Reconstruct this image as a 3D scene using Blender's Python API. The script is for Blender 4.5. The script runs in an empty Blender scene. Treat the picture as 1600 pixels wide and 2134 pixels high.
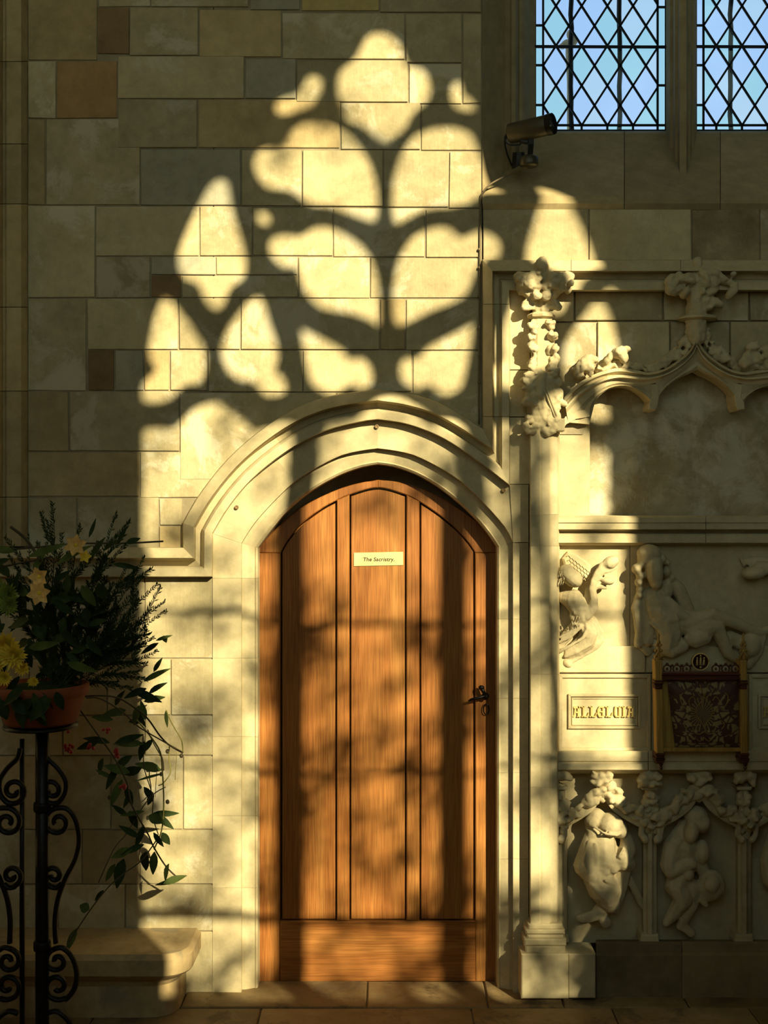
import bpy, bmesh, math, random
from mathutils import Vector, Matrix, Euler, noise
R = random.Random(7)
C = bpy.context.scene.collection
sc = bpy.context.scene

# ------------------------------------------------------------------ camera
# 1600x2134 frame; S metres per pixel on the face of the north wall (y = 0), camera D in front of it
S, D, ZC, CX, CY = 0.0017, 4.2, 1.70, 800.0, 1067.0
cam = bpy.data.objects.new('camera', bpy.data.cameras.new('camera'))
C.objects.link(cam)
cam.location = (0, -D, ZC)
cam.rotation_euler = (math.pi / 2, 0, 0)
cam.data.sensor_fit = 'VERTICAL'
cam.data.sensor_height = 36
cam.data.lens = 36 * D / (2134 * S)
cam.data.clip_start = 0.05
sc.camera = cam

# ------------------------------------------------------------------ sky, sun, exposure
w = bpy.data.worlds.new('sky'); sc.world = w; w.use_nodes = True
wn = w.node_tree; wn.nodes.clear()
bg = wn.nodes.new('ShaderNodeBackground'); wo = wn.nodes.new('ShaderNodeOutputWorld')
tc = wn.nodes.new('ShaderNodeTexCoord'); sx = wn.nodes.new('ShaderNodeSeparateXYZ'); rp = wn.nodes.new('ShaderNodeValToRGB')
wn.links.new(tc.outputs['Generated'], sx.inputs[0]); wn.links.new(sx.outputs['Z'], rp.inputs[0])
rp.color_ramp.elements[0].color = (0.60, 0.78, 0.92, 1); rp.color_ramp.elements[0].position = 0.0
rp.color_ramp.elements[1].color = (0.30, 0.56, 0.93, 1); rp.color_ramp.elements[1].position = 0.75
wn.links.new(rp.outputs[0], bg.inputs[0]); bg.inputs[1].default_value = 1.8
wn.links.new(bg.outputs[0], wo.inputs[0])
TS = 0.53                                   # the sun drops and slides 0.53 m per metre it crosses the aisle
sun = bpy.data.objects.new('sun', bpy.data.lights.new('sun', 'SUN'))
C.objects.link(sun)
sun.data.energy = 10.5; sun.data.color = (1.0, 0.94, 0.86); sun.data.angle = math.radians(0.40)
sun.rotation_euler = Vector((-TS, 1, -TS)).to_track_quat('-Z', 'Y').to_euler()
sun.location = (4, -9, 9)
sc.view_settings.view_transform = 'Standard'
sc.view_settings.look = 'None'
sc.view_settings.exposure = 0.0
sc.view_settings.gamma = 1.0
sc.view_settings.use_curve_mapping = False

# ------------------------------------------------------------------ helpers
def P(px, py, y=0.0):
    k = S * (D + y) / D
    return Vector(((px - CX) * k, y, ZC + (CY - py) * k))

def setp(o, label=None, cat=None, group=None, kind=None):
    if label: o['label'] = label
    if cat: o['category'] = cat
    if group: o['group'] = group
    if kind: o['kind'] = kind
    return o

def empty(name, loc=(0, 0, 0), **kw):
    o = bpy.data.objects.new(name, None); C.objects.link(o)
    o.location = loc; o.empty_display_size = 0.05
    return setp(o, **kw)

def put(o, parent):
    C.objects.link(o)
    if parent is not None:
        o.parent = parent
        t = Vector((0, 0, 0)); p = parent
        while p is not None:
            t += p.location; p = p.parent
        # children are modelled in world coordinates
        o.matrix_parent_inverse = Matrix.Translation(-wpos(parent))
    return o

def wpos(p):
    # world translation of an unrotated parent chain (mesh parents sit at the origin)
    if p is None: return Vector((0, 0, 0))
    if p.parent is None: return Vector(p.location)
    return Vector((0, 0, 0)) + Vector(p.location)

class MB:
    def __init__(s): s.v = []; s.f = []
    def add(s, vs, fs):
        b = len(s.v); s.v += [tuple(q) for q in vs]; s.f += [tuple(i + b for i in q) for q in fs]
    def quad(s, a, b, c, d): s.add([a, b, c, d], [(0, 1, 2, 3)])
    def box(s, x0, y0, z0, x1, y1, z1):
        s.add([(x0,y0,z0),(x1,y0,z0),(x1,y1,z0),(x0,y1,z0),(x0,y0,z1),(x1,y0,z1),(x1,y1,z1),(x0,y1,z1)],
              [(0,3,2,1),(4,5,6,7),(0,1,5,4),(1,2,6,5),(2,3,7,6),(3,0,4,7)])
    def prism(s, pts, yf, yb, cham=0.0, tilt=0.0):
        """pts: pixel outline of the front face; extruded straight back from yf to yb, front edge chamfered"""
        q = [P(a, b, yf) for a, b in pts]
        q = [(p.x, p.z) for p in q]
        ar = sum(q[i][0]*q[(i+1)%len(q)][1] - q[(i+1)%len(q)][0]*q[i][1] for i in range(len(q)))
        if ar < 0: q.reverse()
        n = len(q)
        vs = []
        if cham > 0:
            ins = inset(q, cham)
            for x, z in ins: vs.append((x, yf + tilt * R.uniform(-1, 1), z))
            for x, z in q: vs.append((x, yf + cham, z))
        else:
            for x, z in q: vs.append((x, yf, z))
        for x, z in q: vs.append((x, yb, z))
        rings = len(vs) // n
        fs = [tuple(range(n))]
        for r in range(rings - 1):
            for i in range(n):
                j = (i + 1) % n
                fs.append((r*n + i, (r+1)*n + i, (r+1)*n + j, r*n + j))
        fs.append(tuple((rings-1)*n + i for i in reversed(range(n))))
        s.add(vs, fs)
    def loft(s, curves, close=False):
        n = len(curves[0]); m = len(curves)
        vs = [p for c in curves for p in c]
        fs = []
        for a in range(m if close else m - 1):
            b = (a + 1) % m
            for i in range(n - 1):
                fs.append((a*n + i, a*n + i + 1, b*n + i + 1, b*n + i))
        s.add(vs, fs)
    def lofted_solid(s, curves, yb):
        """curves front to be seen; closed with a back rib on both outer curves and end caps"""
        first = [Vector((p.x, yb, p.z)) for p in curves[0]]
        last = [Vector((p.x, yb, p.z)) for p in curves[-1]]
        cs = [first] + curves + [last]
        s.loft(cs, True)
        n = len(curves[0]); m = len(cs); b = len(s.v) - n*m
        s.f.append(tuple(b + a*n for a in range(m)))
        s.f.append(tuple(b + a*n + n - 1 for a in reversed(range(m))))
    def tube(s, pts, r, n=6, flat=1.0, caps=True):
        pts = [Vector(p) for p in pts]
        if not hasattr(r, '__len__'): r = [r]*len(pts)
        base = len(s.v); up = None
        for i, p in enumerate(pts):
            t = (pts[min(i+1, len(pts)-1)] - pts[max(i-1, 0)]).normalized()
            if up is None:
                up = Vector((0, -1, 0)) if abs(t.y) < 0.9 else Vector((0, 0, 1))
            a = (up - t*up.dot(t)).normalized(); up = a
            b = t.cross(a)
            for k in range(n):
                th = 2*math.pi*(k + .5)/n
                s.v.append(tuple(p + a*(math.cos(th)*r[i]*flat) + b*(math.sin(th)*r[i])))
        for i in range(len(pts)-1):
            for k in range(n):
                s.f.append((base+i*n+k, base+i*n+(k+1)%n, base+(i+1)*n+(k+1)%n, base+(i+1)*n+k))
        if caps:
            s.f.append(tuple(base+k for k in reversed(range(n))))
            s.f.append(tuple(base+(len(pts)-1)*n+k for k in range(n)))
    def ell(s, c, r, rot=0.0, n=8, m=6):
        c = Vector(c); base = len(s.v); cr, sr = math.cos(rot), math.sin(rot)
        s.v.append(None); s.v.append(None)
        def tr(x, y, z): return (c.x + x*cr - z*sr, c.y + y, c.z + x*sr + z*cr)
        s.v[base] = tr(0, 0, r[2]); s.v[base+1] = tr(0, 0, -r[2])
        for j in range(1, m):
            ph = math.pi*j/m
            for k in range(n):
                th = 2*math.pi*k/n
                s.v.append(tr(r[0]*math.sin(ph)*math.cos(th), r[1]*math.sin(ph)*math.sin(th), r[2]*math.cos(ph)))
        for k in range(n):
            s.f.append((base, base+2+k, base+2+(k+1)%n))
            s.f.append((base+1, base+2+(m-2)*n+(k+1)%n, base+2+(m-2)*n+k))
            for j in range(m-2):
                a = base+2+j*n
                s.f.append((a+k, a+n+k, a+n+(k+1)%n, a+(k+1)%n))
    def lathe(s, c, prof, n=24, axis='Z'):
        c = Vector(c); base = len(s.v)
        for r, h in prof:
            for k in range(n):
                th = 2*math.pi*k/n
                if axis == 'Z': s.v.append((c.x+r*math.cos(th), c.y+r*math.sin(th), c.z+h))
                elif axis == 'Y': s.v.append((c.x+r*math.cos(th), c.y+h, c.z+r*math.sin(th)))
        for i in range(len(prof)-1):
            for k in range(n):
                s.f.append((base+i*n+k, base+i*n+(k+1)%n, base+(i+1)*n+(k+1)%n, base+(i+1)*n+k))
        s.f.append(tuple(base+k for k in reversed(range(n))))
        s.f.append(tuple(base+(len(prof)-1)*n+k for k in range(n)))
    def leaf(s, p, d, up, L, W, bend=0.15, seg=4):
        d = Vector(d).normalized(); up = Vector(up); sd = d.cross(up)
        if sd.length < 1e-4: sd = d.cross(Vector((1, 0.2, 0)))
        sd.normalize(); nn = sd.cross(d)
        vs = []; fs = []
        for i in range(seg+1):
            t = i/seg; wd = W*.5*math.sin(math.pi*min(1, .04+.93*t**.8))
            c = Vector(p) + d*(L*t) - nn*(bend*L*t*t)
            vs += [c - sd*wd + nn*wd*.3, c, c + sd*wd + nn*wd*.3]
        for i in range(seg):
            a = 3*i
            fs += [(a, a+1, a+4, a+3), (a+1, a+2, a+5, a+4)]
        s.add(vs, fs)
    def mesh(s, name):
        me = bpy.data.meshes.new(name); me.from_pydata(s.v, [], s.f); me.update(); return me
    def out(s, name, mat, parent=None, smooth=False, fix=True, **kw):
        me = s.mesh(name)
        if fix:
            bm = bmesh.new(); bm.from_mesh(me); bmesh.ops.recalc_face_normals(bm, faces=bm.faces); bm.to_mesh(me); bm.free()
        if mat: me.materials.append(mat)
        if smooth:
            me.polygons.foreach_set('use_smooth', [True]*len(me.polygons))
        o = bpy.data.objects.new(name, me)
        put(o, parent)
        return setp(o, **kw)

def inset(q, d):
    n = len(q); out = []
    for i in range(n):
        a, b, c = q[i-1], q[i], q[(i+1) % n]
        e1 = Vector((b[0]-a[0], b[1]-a[1])); e2 = Vector((c[0]-b[0], c[1]-b[1]))
        if e1.length < 1e-9 or e2.length < 1e-9: out.append(b); continue
        n1 = Vector((-e1.y, e1.x)).normalized(); n2 = Vector((-e2.y, e2.x)).normalized()
        m = n1 + n2; k = m.dot(n1)
        m = m / max(k, .35)
        out.append((b[0] + m.x*d, b[1] + m.y*d))
    return out

def resample(pts, n):
    pts = [Vector((a, b)) for a, b in pts]
    L = [0]
    for a, b in zip(pts, pts[1:]): L.append(L[-1] + (b-a).length)
    out = []; j = 0
    for i in range(n):
        t = L[-1]*i/(n-1)
        while j < len(L)-2 and L[j+1] < t: j += 1
        k = 0 if L[j+1] == L[j] else (t - L[j])/(L[j+1]-L[j])
        p = pts[j].lerp(pts[j+1], k); out.append((p.x, p.y))
    return out

def smooth_curve(pts, closed=False, k=6):
    """Catmull-Rom through pixel points"""
    n = len(pts); out = []
    for i in range(n if closed else n-1):
        p0 = pts[(i-1) % n] if closed or i > 0 else pts[0]
        p1 = pts[i]; p2 = pts[(i+1) % n]
        p3 = pts[(i+2) % n] if closed or i+2 < n else pts[n-1]
        for j in range(k):
            t = j/k; r = []
            for a in range(len(p1)):
                r.append(.5*((2*p1[a]) + (-p0[a]+p2[a])*t + (2*p0[a]-5*p1[a]+4*p2[a]-p3[a])*t*t + (-p0[a]+3*p1[a]-3*p2[a]+p3[a])*t**3))
            out.append(tuple(r))
    if not closed: out.append(tuple(pts[-1]))
    return out

def lerp_curve(a, b, t): return [(p[0]+(q[0]-p[0])*t, p[1]+(q[1]-p[1])*t) for p, q in zip(a, b)]
def at(curve, y): return [P(a, b, y) for a, b in curve]

def fun(curve):
    pts = sorted(curve)
    def g(x):
        if x <= pts[0][0]: return pts[0][1]
        for (x0, y0), (x1, y1) in zip(pts, pts[1:]):
            if x0 <= x <= x1:
                return y0 if x1 == x0 else y0 + (y1-y0)*(x-x0)/(x1-x0)
        return pts[-1][1]
    return g

def clip_rect(poly, x0, y0, x1, y1):
    def cut(p, inside, inter):
        o = []
        for i in range(len(p)):
            a, b = p[i-1], p[i]
            ia, ib = inside(a), inside(b)
            if ib:
                if not ia: o.append(inter(a, b))
                o.append(b)
            elif ia: o.append(inter(a, b))
        return o
    def ix(v): return lambda a, b: (v, a[1]+(b[1]-a[1])*(v-a[0])/(b[0]-a[0]))
    def iy(v): return lambda a, b: (a[0]+(b[0]-a[0])*(v-a[1])/(b[1]-a[1]), v)
    for ins, it in ((lambda p: p[0] >= x0, ix(x0)), (lambda p: p[0] <= x1, ix(x1)), (lambda p: p[1] >= y0, iy(y0)), (lambda p: p[1] <= y1, iy(y1))):
        if not poly: return poly
        poly = cut(poly, ins, it)
    return poly

# ------------------------------------------------------------------ materials
def nt(name):
    m = bpy.data.materials.new(name); m.use_nodes = True
    t = m.node_tree; t.nodes.clear()
    o = t.nodes.new('ShaderNodeOutputMaterial'); b = t.nodes.new('ShaderNodeBsdfPrincipled')
    t.links.new(b.outputs[0], o.inputs[0])
    return m, t, b
def nd(t, kind, **kw):
    n = t.nodes.new(kind)
    for k, v in kw.items():
        if k.startswith('i_'): n.inputs[k[2:].replace('_', ' ')].default_value = v
        else: setattr(n, k, v)
    return n
def ramp(t, src, stops):
    r = t.nodes.new('ShaderNodeValToRGB')
    while len(r.color_ramp.elements) < len(stops): r.color_ramp.elements.new(.5)
    for e, (p, c) in zip(r.color_ramp.elements, stops):
        e.position = p; e.color = (*c, 1) if len(c) == 3 else c
    t.links.new(src, r.inputs[0]); return r
def mixc(t, fac, a, b, mode='MIX'):
    m = t.nodes.new('ShaderNodeMix'); m.data_type = 'RGBA'; m.blend_type = mode
    if isinstance(fac, float): m.inputs[0].default_value = fac
    else: t.links.new(fac, m.inputs[0])
    for i, v in ((6, a), (7, b)):
        if isinstance(v, tuple): m.inputs[i].default_value = (*v, 1)
        else: t.links.new(v, m.inputs[i])
    return m.outputs[2]

def stone(name, c1, c2, c3=None, msc=4.5, mlo=.53, mhi=.60, sc1=2.5, rough=.92, bump=.35, vary=.22, tool=True, stain=None):
    m, t, b = nt(name)
    co = nd(t, 'ShaderNodeTexCoord'); oi = nd(t, 'ShaderNodeObjectInfo')
    off = nd(t, 'ShaderNodeVectorMath', operation='ADD')
    sh = nd(t, 'ShaderNodeVectorMath', operation='SCALE'); sh.inputs[0].default_value = (13, 7, 17)
    t.links.new(oi.outputs['Random'], sh.inputs['Scale'])
    t.links.new(co.outputs['Object'], off.inputs[0]); t.links.new(sh.outputs[0], off.inputs[1])
    n1 = nd(t, 'ShaderNodeTexNoise', i_Scale=sc1, i_Detail=7.0, i_Roughness=.62); t.links.new(off.outputs[0], n1.inputs['Vector'])
    r1 = ramp(t, n1.outputs[0], [(.32, c1), (.68, c2)])
    n2 = nd(t, 'ShaderNodeTexNoise', i_Scale=16.0, i_Detail=6.0, i_Roughness=.7); t.links.new(off.outputs[0], n2.inputs['Vector'])
    r2 = ramp(t, n2.outputs[0], [(.3, (.78, .76, .72)), (.62, (1.04, 1.03, 1.0))])
    col = mixc(t, 1.0, r1.outputs[0], r2.outputs[0], 'MULTIPLY')
    if c3:
        n4 = nd(t, 'ShaderNodeTexNoise', i_Scale=msc, i_Detail=10.0, i_Roughness=.7, i_Distortion=.4); t.links.new(off.outputs[0], n4.inputs['Vector'])
        r4 = ramp(t, n4.outputs[0], [(mlo, (0, 0, 0)), (mhi, (1, 1, 1))])
        col = mixc(t, r4.outputs[0], col, c3)
    hs = nd(t, 'ShaderNodeHueSaturation')
    mr = nd(t, 'ShaderNodeMapRange'); mr.inputs['To Min'].default_value = 1-vary; mr.inputs['To Max'].default_value = 1+vary*.6
    t.links.new(oi.outputs['Random'], mr.inputs[0]); t.links.new(mr.outputs[0], hs.inputs['Value']); t.links.new(col, hs.inputs['Color'])
    t.links.new(hs.outputs[0], b.inputs['Base Color'])
    b.inputs['Roughness'].default_value = rough
    b.inputs['Specular IOR Level'].default_value = .18
    n3 = nd(t, 'ShaderNodeTexNoise', i_Scale=55.0, i_Detail=5.0, i_Roughness=.65); t.links.new(off.outputs[0], n3.inputs['Vector'])
    h = n3.outputs[0]
    if tool:
        mp = nd(t, 'ShaderNodeMapping'); mp.inputs['Scale'].default_value = (95, 20, 14); mp.inputs['Rotation'].default_value = (0, .25, 0)
        t.links.new(off.outputs[0], mp.inputs[0])
        n5 = nd(t, 'ShaderNodeTexNoise', i_Scale=1.0, i_Detail=3.0); t.links.new(mp.outputs[0], n5.inputs['Vector'])
        ad = nd(t, 'ShaderNodeMath', operation='ADD'); t.links.new(n3.outputs[0], ad.inputs[0]); t.links.new(n5.outputs[0], ad.inputs[1]); h = ad.outputs[0]
    bp = nd(t, 'ShaderNodeBump'); bp.inputs['Strength'].default_value = bump; bp.inputs['Distance'].default_value = .004
    t.links.new(h, bp.inputs['Height']); t.links.new(bp.outputs[0], b.inputs['Normal'])
    return m

def plain(name, col, rough=.6, metal=0.0, spec=.4, nscale=0, amt=.25, bump=0.0):
    m, t, b = nt(name)
    b.inputs['Base Color'].default_value = (*col, 1); b.inputs['Roughness'].default_value = rough
    b.inputs['Metallic'].default_value = metal; b.inputs['Specular IOR Level'].default_value = spec
    if nscale:
        co = nd(t, 'ShaderNodeTexCoord'); n = nd(t, 'ShaderNodeTexNoise', i_Scale=float(nscale), i_Detail=5.0)
        t.links.new(co.outputs['Object'], n.inputs['Vector'])
        r = ramp(t, n.outputs[0], [(.3, tuple(c*(1-amt) for c in col)), (.7, tuple(min(1, c*(1+amt)) for c in col))])
        t.links.new(r.outputs[0], b.inputs['Base Color'])
        if bump:
            bp = nd(t, 'ShaderNodeBump'); bp.inputs['Strength'].default_value = bump; bp.inputs['Distance'].default_value = .003
            t.links.new(n.outputs[0], bp.inputs['Height']); t.links.new(bp.outputs[0], b.inputs['Normal'])
    return m

def wood(name, c1, c2, c3, vert=True, rough=.45):
    m, t, b = nt(name)
    co = nd(t, 'ShaderNodeTexCoord'); oi = nd(t, 'ShaderNodeObjectInfo')
    off = nd(t, 'ShaderNodeVectorMath', operation='ADD'); sh = nd(t, 'ShaderNodeVectorMath', operation='SCALE'); sh.inputs[0].default_value = (3, 5, 9)
    t.links.new(oi.outputs['Random'], sh.inputs['Scale']); t.links.new(co.outputs['Object'], off.inputs[0]); t.links.new(sh.outputs[0], off.inputs[1])
    mp = nd(t, 'ShaderNodeMapping'); mp.inputs['Scale'].default_value = (9, 9, .8) if vert else (.8, 9, 9)
    t.links.new(off.outputs[0], mp.inputs[0])
    n1 = nd(t, 'ShaderNodeTexNoise', i_Scale=1.0, i_Detail=5.0, i_Roughness=.6, i_Distortion=.9); t.links.new(mp.outputs[0], n1.inputs['Vector'])
    r1 = ramp(t, n1.outputs[0], [(.3, c1), (.5, c2), (.72, c3)])
    mp2 = nd(t, 'ShaderNodeMapping'); mp2.inputs['Scale'].default_value = (220, 220, 7) if vert else (7, 220, 220)
    t.links.new(off.outputs[0], mp2.inputs[0])
    n2 = nd(t, 'ShaderNodeTexNoise', i_Scale=1.0, i_Detail=3.0); t.links.new(mp2.outputs[0], n2.inputs['Vector'])
    r2 = ramp(t, n2.outputs[0], [(.35, (.72, .68, .62)), (.6, (1.05, 1.05, 1.05))])
    t.links.new(mixc(t, 1.0, r1.outputs[0], r2.outputs[0], 'MULTIPLY'), b.inputs['Base Color'])
    b.inputs['Roughness'].default_value = rough; b.inputs['Specular IOR Level'].default_value = .35
    bp = nd(t, 'ShaderNodeBump'); bp.inputs['Strength'].default_value = .15; bp.inputs['Distance'].default_value = .002
    t.links.new(n2.outputs[0], bp.inputs['Height']); t.links.new(bp.outputs[0], b.inputs['Normal'])
    return m

def glass(name, tint, gloss=.06):
    m = bpy.data.materials.new(name); m.use_nodes = True; t = m.node_tree; t.nodes.clear()
    o = t.nodes.new('ShaderNodeOutputMaterial'); tr = t.nodes.new('ShaderNodeBsdfTransparent'); g = t.nodes.new('ShaderNodeBsdfGlossy'); mx = t.nodes.new('ShaderNodeMixShader')
    tr.inputs[0].default_value = (*tint, 1); g.inputs['Roughness'].default_value = .08; mx.inputs[0].default_value = gloss
    t.links.new(tr.outputs[0], mx.inputs[1]); t.links.new(g.outputs[0], mx.inputs[2]); t.links.new(mx.outputs[0], o.inputs[0])
    return m

LIME = ((.50, .405, .24), (.64, .53, .335))
M = {}
M['a'] = stone('ashlar_limestone', (.44, .375, .235), (.58, .50, .325), (.60, .54, .40))
M['g'] = stone('grey_limestone', (.36, .34, .27), (.47, .44, .35), (.42, .38, .27))
M['b'] = stone('ochre_limestone', (.43, .33, .18), (.55, .44, .255), None)
M['d'] = stone('brown_ironstone', (.26, .17, .09), (.36, .25, .14), None)
M['y'] = stone('yellow_limestone', (.50, .38, .15), (.58, .47, .22), None)
M['dress'] = stone('dressed_limestone', (.54, .46, .30), (.66, .57, .38), None, bump=.16, vary=.10, tool=False)
M['carve'] = stone('carved_limestone', (.52, .44, .28), (.66, .57, .39), None, sc1=5, bump=.35, vary=.08, tool=False)
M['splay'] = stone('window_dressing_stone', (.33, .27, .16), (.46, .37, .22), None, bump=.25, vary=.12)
M['stainwall'] = stone('damp_stained_stone', (.16, .12, .07), (.42, .34, .21), None, sc1=6)
M['plaster'] = stone('flaking_plaster', (.40, .33, .20), (.52, .45, .31), (.62, .565, .43), msc=7.0, mlo=.46, mhi=.58, sc1=5, bump=.7, vary=.02, tool=False)
M['mortar'] = stone('lime_mortar', (.30, .25, .17), (.40, .35, .25), None, bump=.5, vary=0.0, tool=False)
M['room'] = stone('room_plaster', (.60, .51, .36), (.70, .61, .44), None, vary=0.0, tool=False)
M['floor'] = stone('floor_flagstone', (.24, .165, .08), (.40, .29, .155), (.17, .12, .07), sc1=3, rough=.6, bump=.3, vary=.2, tool=False)
M['darkpave'] = stone('dark_aisle_paving', (.12, .085, .05), (.20, .145, .085), None, sc1=3, rough=.6, bump=.3, vary=0.0, tool=False)  # unseen far floor made dark so it bounces less light
M['o'] = stone('orange_brown_limestone', (.42, .27, .13), (.52, .35, .18), None)
M['plinth'] = stone('shaded_plinth_stone', (.20, .15, .085), (.34, .26, .15), None, bump=.4, tool=False)  # dark tone stands in for the deep shade at lower right
M['bench'] = stone('bench_stone', (.38, .28, .15), (.50, .38, .22), (.30, .24, .15), bump=.4, tool=False)
M['door'] = wood('oak_upright', (.23, .080, .018), (.35, .135, .034), (.44, .20, .055))
M['rail'] = wood('oak_level', (.23, .080, .018), (.35, .135, .034), (.44, .20, .055), vert=False)
M['gold'] = wood('gilded_oak', (.30, .17, .035), (.42, .25, .06), (.50, .31, .09), rough=.4)
M['redwood'] = wood('dark_red_wood', (.05, .015, .008), (.10, .03, .015), (.16, .05, .03), vert=False, rough=.3)
M['iron'] = plain('black_iron', (.012, .010, .009), .42, .6, .5, 60, .4, .2)
M['steel'] = plain('dark_steel', (.13, .12, .10), .3, .9, .5)
M['brass'] = plain('pale_brass', (.82, .70, .34), .42, .35, .5, 30, .08)
M['ink'] = plain('engraved_black', (.03, .02, .01), .7)
M['gilt'] = plain('gilt_lettering', (.72, .56, .22), .45, .25, .5)
M['lead'] = plain('lead_came', (.012, .014, .02), .7, .2)
M['cambody'] = plain('camera_housing', (.10, .088, .062), .42, .5, .5)
M['black'] = plain('black_plastic', (.012, .012, .012), .35)
M['cable'] = plain('cable_sheath', (.16, .12, .07), .6)
M['terracotta'] = plain('terracotta', (.20, .050, .018), .75, 0, .3, 14, .25)
M['yew'] = plain('yew_green', (.020, .034, .010), .7, 0, .1, 30, .4)
M['leafd'] = plain('leaf_dark_green', (.028, .045, .012), .65, 0, .12, 20, .4)
M['leafl'] = plain('leaf_light_green', (.085, .115, .03), .65, 0, .12, 20, .3)
M['stem'] = plain('stem_brown', (.06, .045, .02), .7)
M['stemg'] = plain('stem_green', (.22, .20, .05), .6)
M['petaly'] = plain('petal_yellow', (.80, .58, .06), .6, 0, .2, 40, .2)
M['petalo'] = plain('petal_apricot', (.85, .50, .16), .6, 0, .2, 60, .25)
M['petalg'] = plain('petal_lime', (.22, .27, .05), .7, 0, .2, 40, .3)
M['berry'] = plain('berry_red', (.35, .015, .02), .3, 0, .5)
M['tree'] = plain('tree_leaf', (.05, .09, .02), .6)
M['bark'] = plain('tree_bark', (.06, .05, .04), .9)
M['blue'] = glass('window_glass_blue', (.47, .52, .60)); M['teal'] = glass('window_glass_teal', (.40, .54, .51)); M['pale'] = glass('window_glass_pale', (.52, .56, .56))
M['amber'] = glass('church_glass_amber', (1.0, .92, .58), .03)
M['outlead'] = plain('outer_guard_bar', (.02, .03, .025), .7)

# brocade: maroon ground with gold scroll figure, mirror-symmetric about its middle
def brocade():
    m, t, b = nt('gold_and_maroon_brocade')
    co = nd(t, 'ShaderNodeTexCoord'); sp = nd(t, 'ShaderNodeSeparateXYZ'); t.links.new(co.outputs['Object'], sp.inputs[0])
    c0 = P(1466, 1490, -.1)
    def mth(op, a, bb=None):
        n = nd(t, 'ShaderNodeMath', operation=op)
        for i, v in enumerate((a, bb)):
            if v is None: continue
            if isinstance(v, (int, float)): n.inputs[i].default_value = v
            else: t.links.new(v, n.inputs[i])
        return n.outputs[0]
    ax = mth('ABSOLUTE', mth('SUBTRACT', sp.outputs['X'], c0.x)); z = mth('SUBTRACT', sp.outputs['Z'], c0.z)
    cb = nd(t, 'ShaderNodeCombineXYZ'); t.links.new(ax, cb.inputs[0]); t.links.new(z, cb.inputs[2])
    n1 = nd(t, 'ShaderNodeTexNoise', i_Scale=26.0, i_Detail=1.0, i_Distortion=1.6); t.links.new(cb.outputs[0], n1.inputs['Vector'])
    v = nd(t, 'ShaderNodeTexVoronoi', feature='DISTANCE_TO_EDGE', i_Scale=30.0); t.links.new(cb.outputs[0], v.inputs['Vector'])
    f1 = ramp(t, n1.outputs[0], [(.47, (0, 0, 0)), (.50, (1, 1, 1))])
    f2 = ramp(t, v.outputs['Distance'], [(.04, (0, 0, 0)), (.08, (1, 1, 1))])
    fig = mixc(t, 1.0, f1.outputs[0], f2.outputs[0], 'MULTIPLY')
    col = mixc(t, fig, (.075, .022, .012), (.30, .21, .085))
    # central vase and fan
    dv = mth('SQRT', mth('ADD', mth('POWER', mth('MULTIPLY', ax, 1.5), 2.0), mth('POWER', z, 2.0)))
    wv = mth('SINE', mth('MULTIPLY', mth('ARCTAN2', ax, z), 26.0))
    fan = ramp(t, wv, [(.3, (.09, .04, .015)), (.6, (.27, .18, .07))])
    ins = mth('LESS_THAN', dv, .062)
    col = mixc(t, ins, col, fan.outputs[0])
    t.links.new(col, b.inputs['Base Color']); b.inputs['Roughness'].default_value = .6
    b.inputs['Sheen Weight'].default_value = .2
    bp = nd(t, 'ShaderNodeBump'); bp.inputs['Strength'].default_value = .4; bp.inputs['Distance'].default_value = .003
    t.links.new(fig, bp.inputs['Height']); t.links.new(bp.outputs[0], b.inputs['Normal'])
    return m
M['brocade'] = brocade()

# ------------------------------------------------------------------ the room shell
XL, XR, YS, ZT = -4.6, 5.4, -5.0, 7.4
fl = empty('floor', kind='structure')
mb = MB(); mb.quad((XL, YS, -.012), (XR, YS, -.012), (XR, .4, -.012), (XL, .4, -.012)); mb.out('bedding', M['mortar'], fl)
fx = lambda px, y: (px-CX)*S*(D+y)/D
rows = [(.10, -.13, [-1.9, -1.25, -.70, -.06, .36, .62, 1.05, 1.55, 2.2]), (-.134, -.62, [-2.0, -1.5, -.98, -.42, .30, .78, 1.25, 1.9]),
        (-.624, -1.15, [-2.0, -1.2, -.6, .1, .7, 1.3, 2.0]), (-1.154, -1.8, [-2.0, -1.4, -.7, 0, .6, 1.2, 2.0])]
for y1, y0, xs in rows:
    for a, b in zip(xs, xs[1:]):
        m_ = MB(); z = R.uniform(-.0015, .0015); c = .004
        m_.add([(a+.002+c, y0+.002+c, z), (b-.002-c, y0+.002+c, z), (b-.002-c, y1-.002-c, z), (a+.002+c, y1-.002-c, z),
                (a+.002, y0+.002, z-c), (b-.002, y0+.002, z-c), (b-.002, y1-.002, z-c), (a+.002, y1-.002, z-c),
                (a+.002, y0+.002, -.012), (b-.002, y0+.002, -.012), (b-.002, y1-.002, -.012), (a+.002, y1-.002, -.012)],
               [(0,1,2,3)] + [(i+r, (i+1) % 4+r, (i+1) % 4+r+4, i+r+4) for r in (0, 4) for i in range(4)])
        m_.out('flagstone', M['floor'], fl)
mb = MB(); mb.box(XL, YS, -.03, XR, -1.804, -.001); mb.out('far_paving', M['darkpave'], fl)
mb = MB(); mb.box(XL, YS-.3, ZT, XR, .6, ZT+.2); mb.out('ceiling', M['room'], None, kind='structure')
mb = MB(); mb.box(XL-.2, YS-.3, -.05, XL, .6, ZT); mb.out('wall_west', M['room'], None, kind='structure')
mb = MB(); mb.box(XR, YS-.3, -.05, XR+.2, .6, ZT); mb.out('wall_east', M['redwood'], None, kind='structure')  # unseen wall given dark wood to cut bounce light on the right

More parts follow.
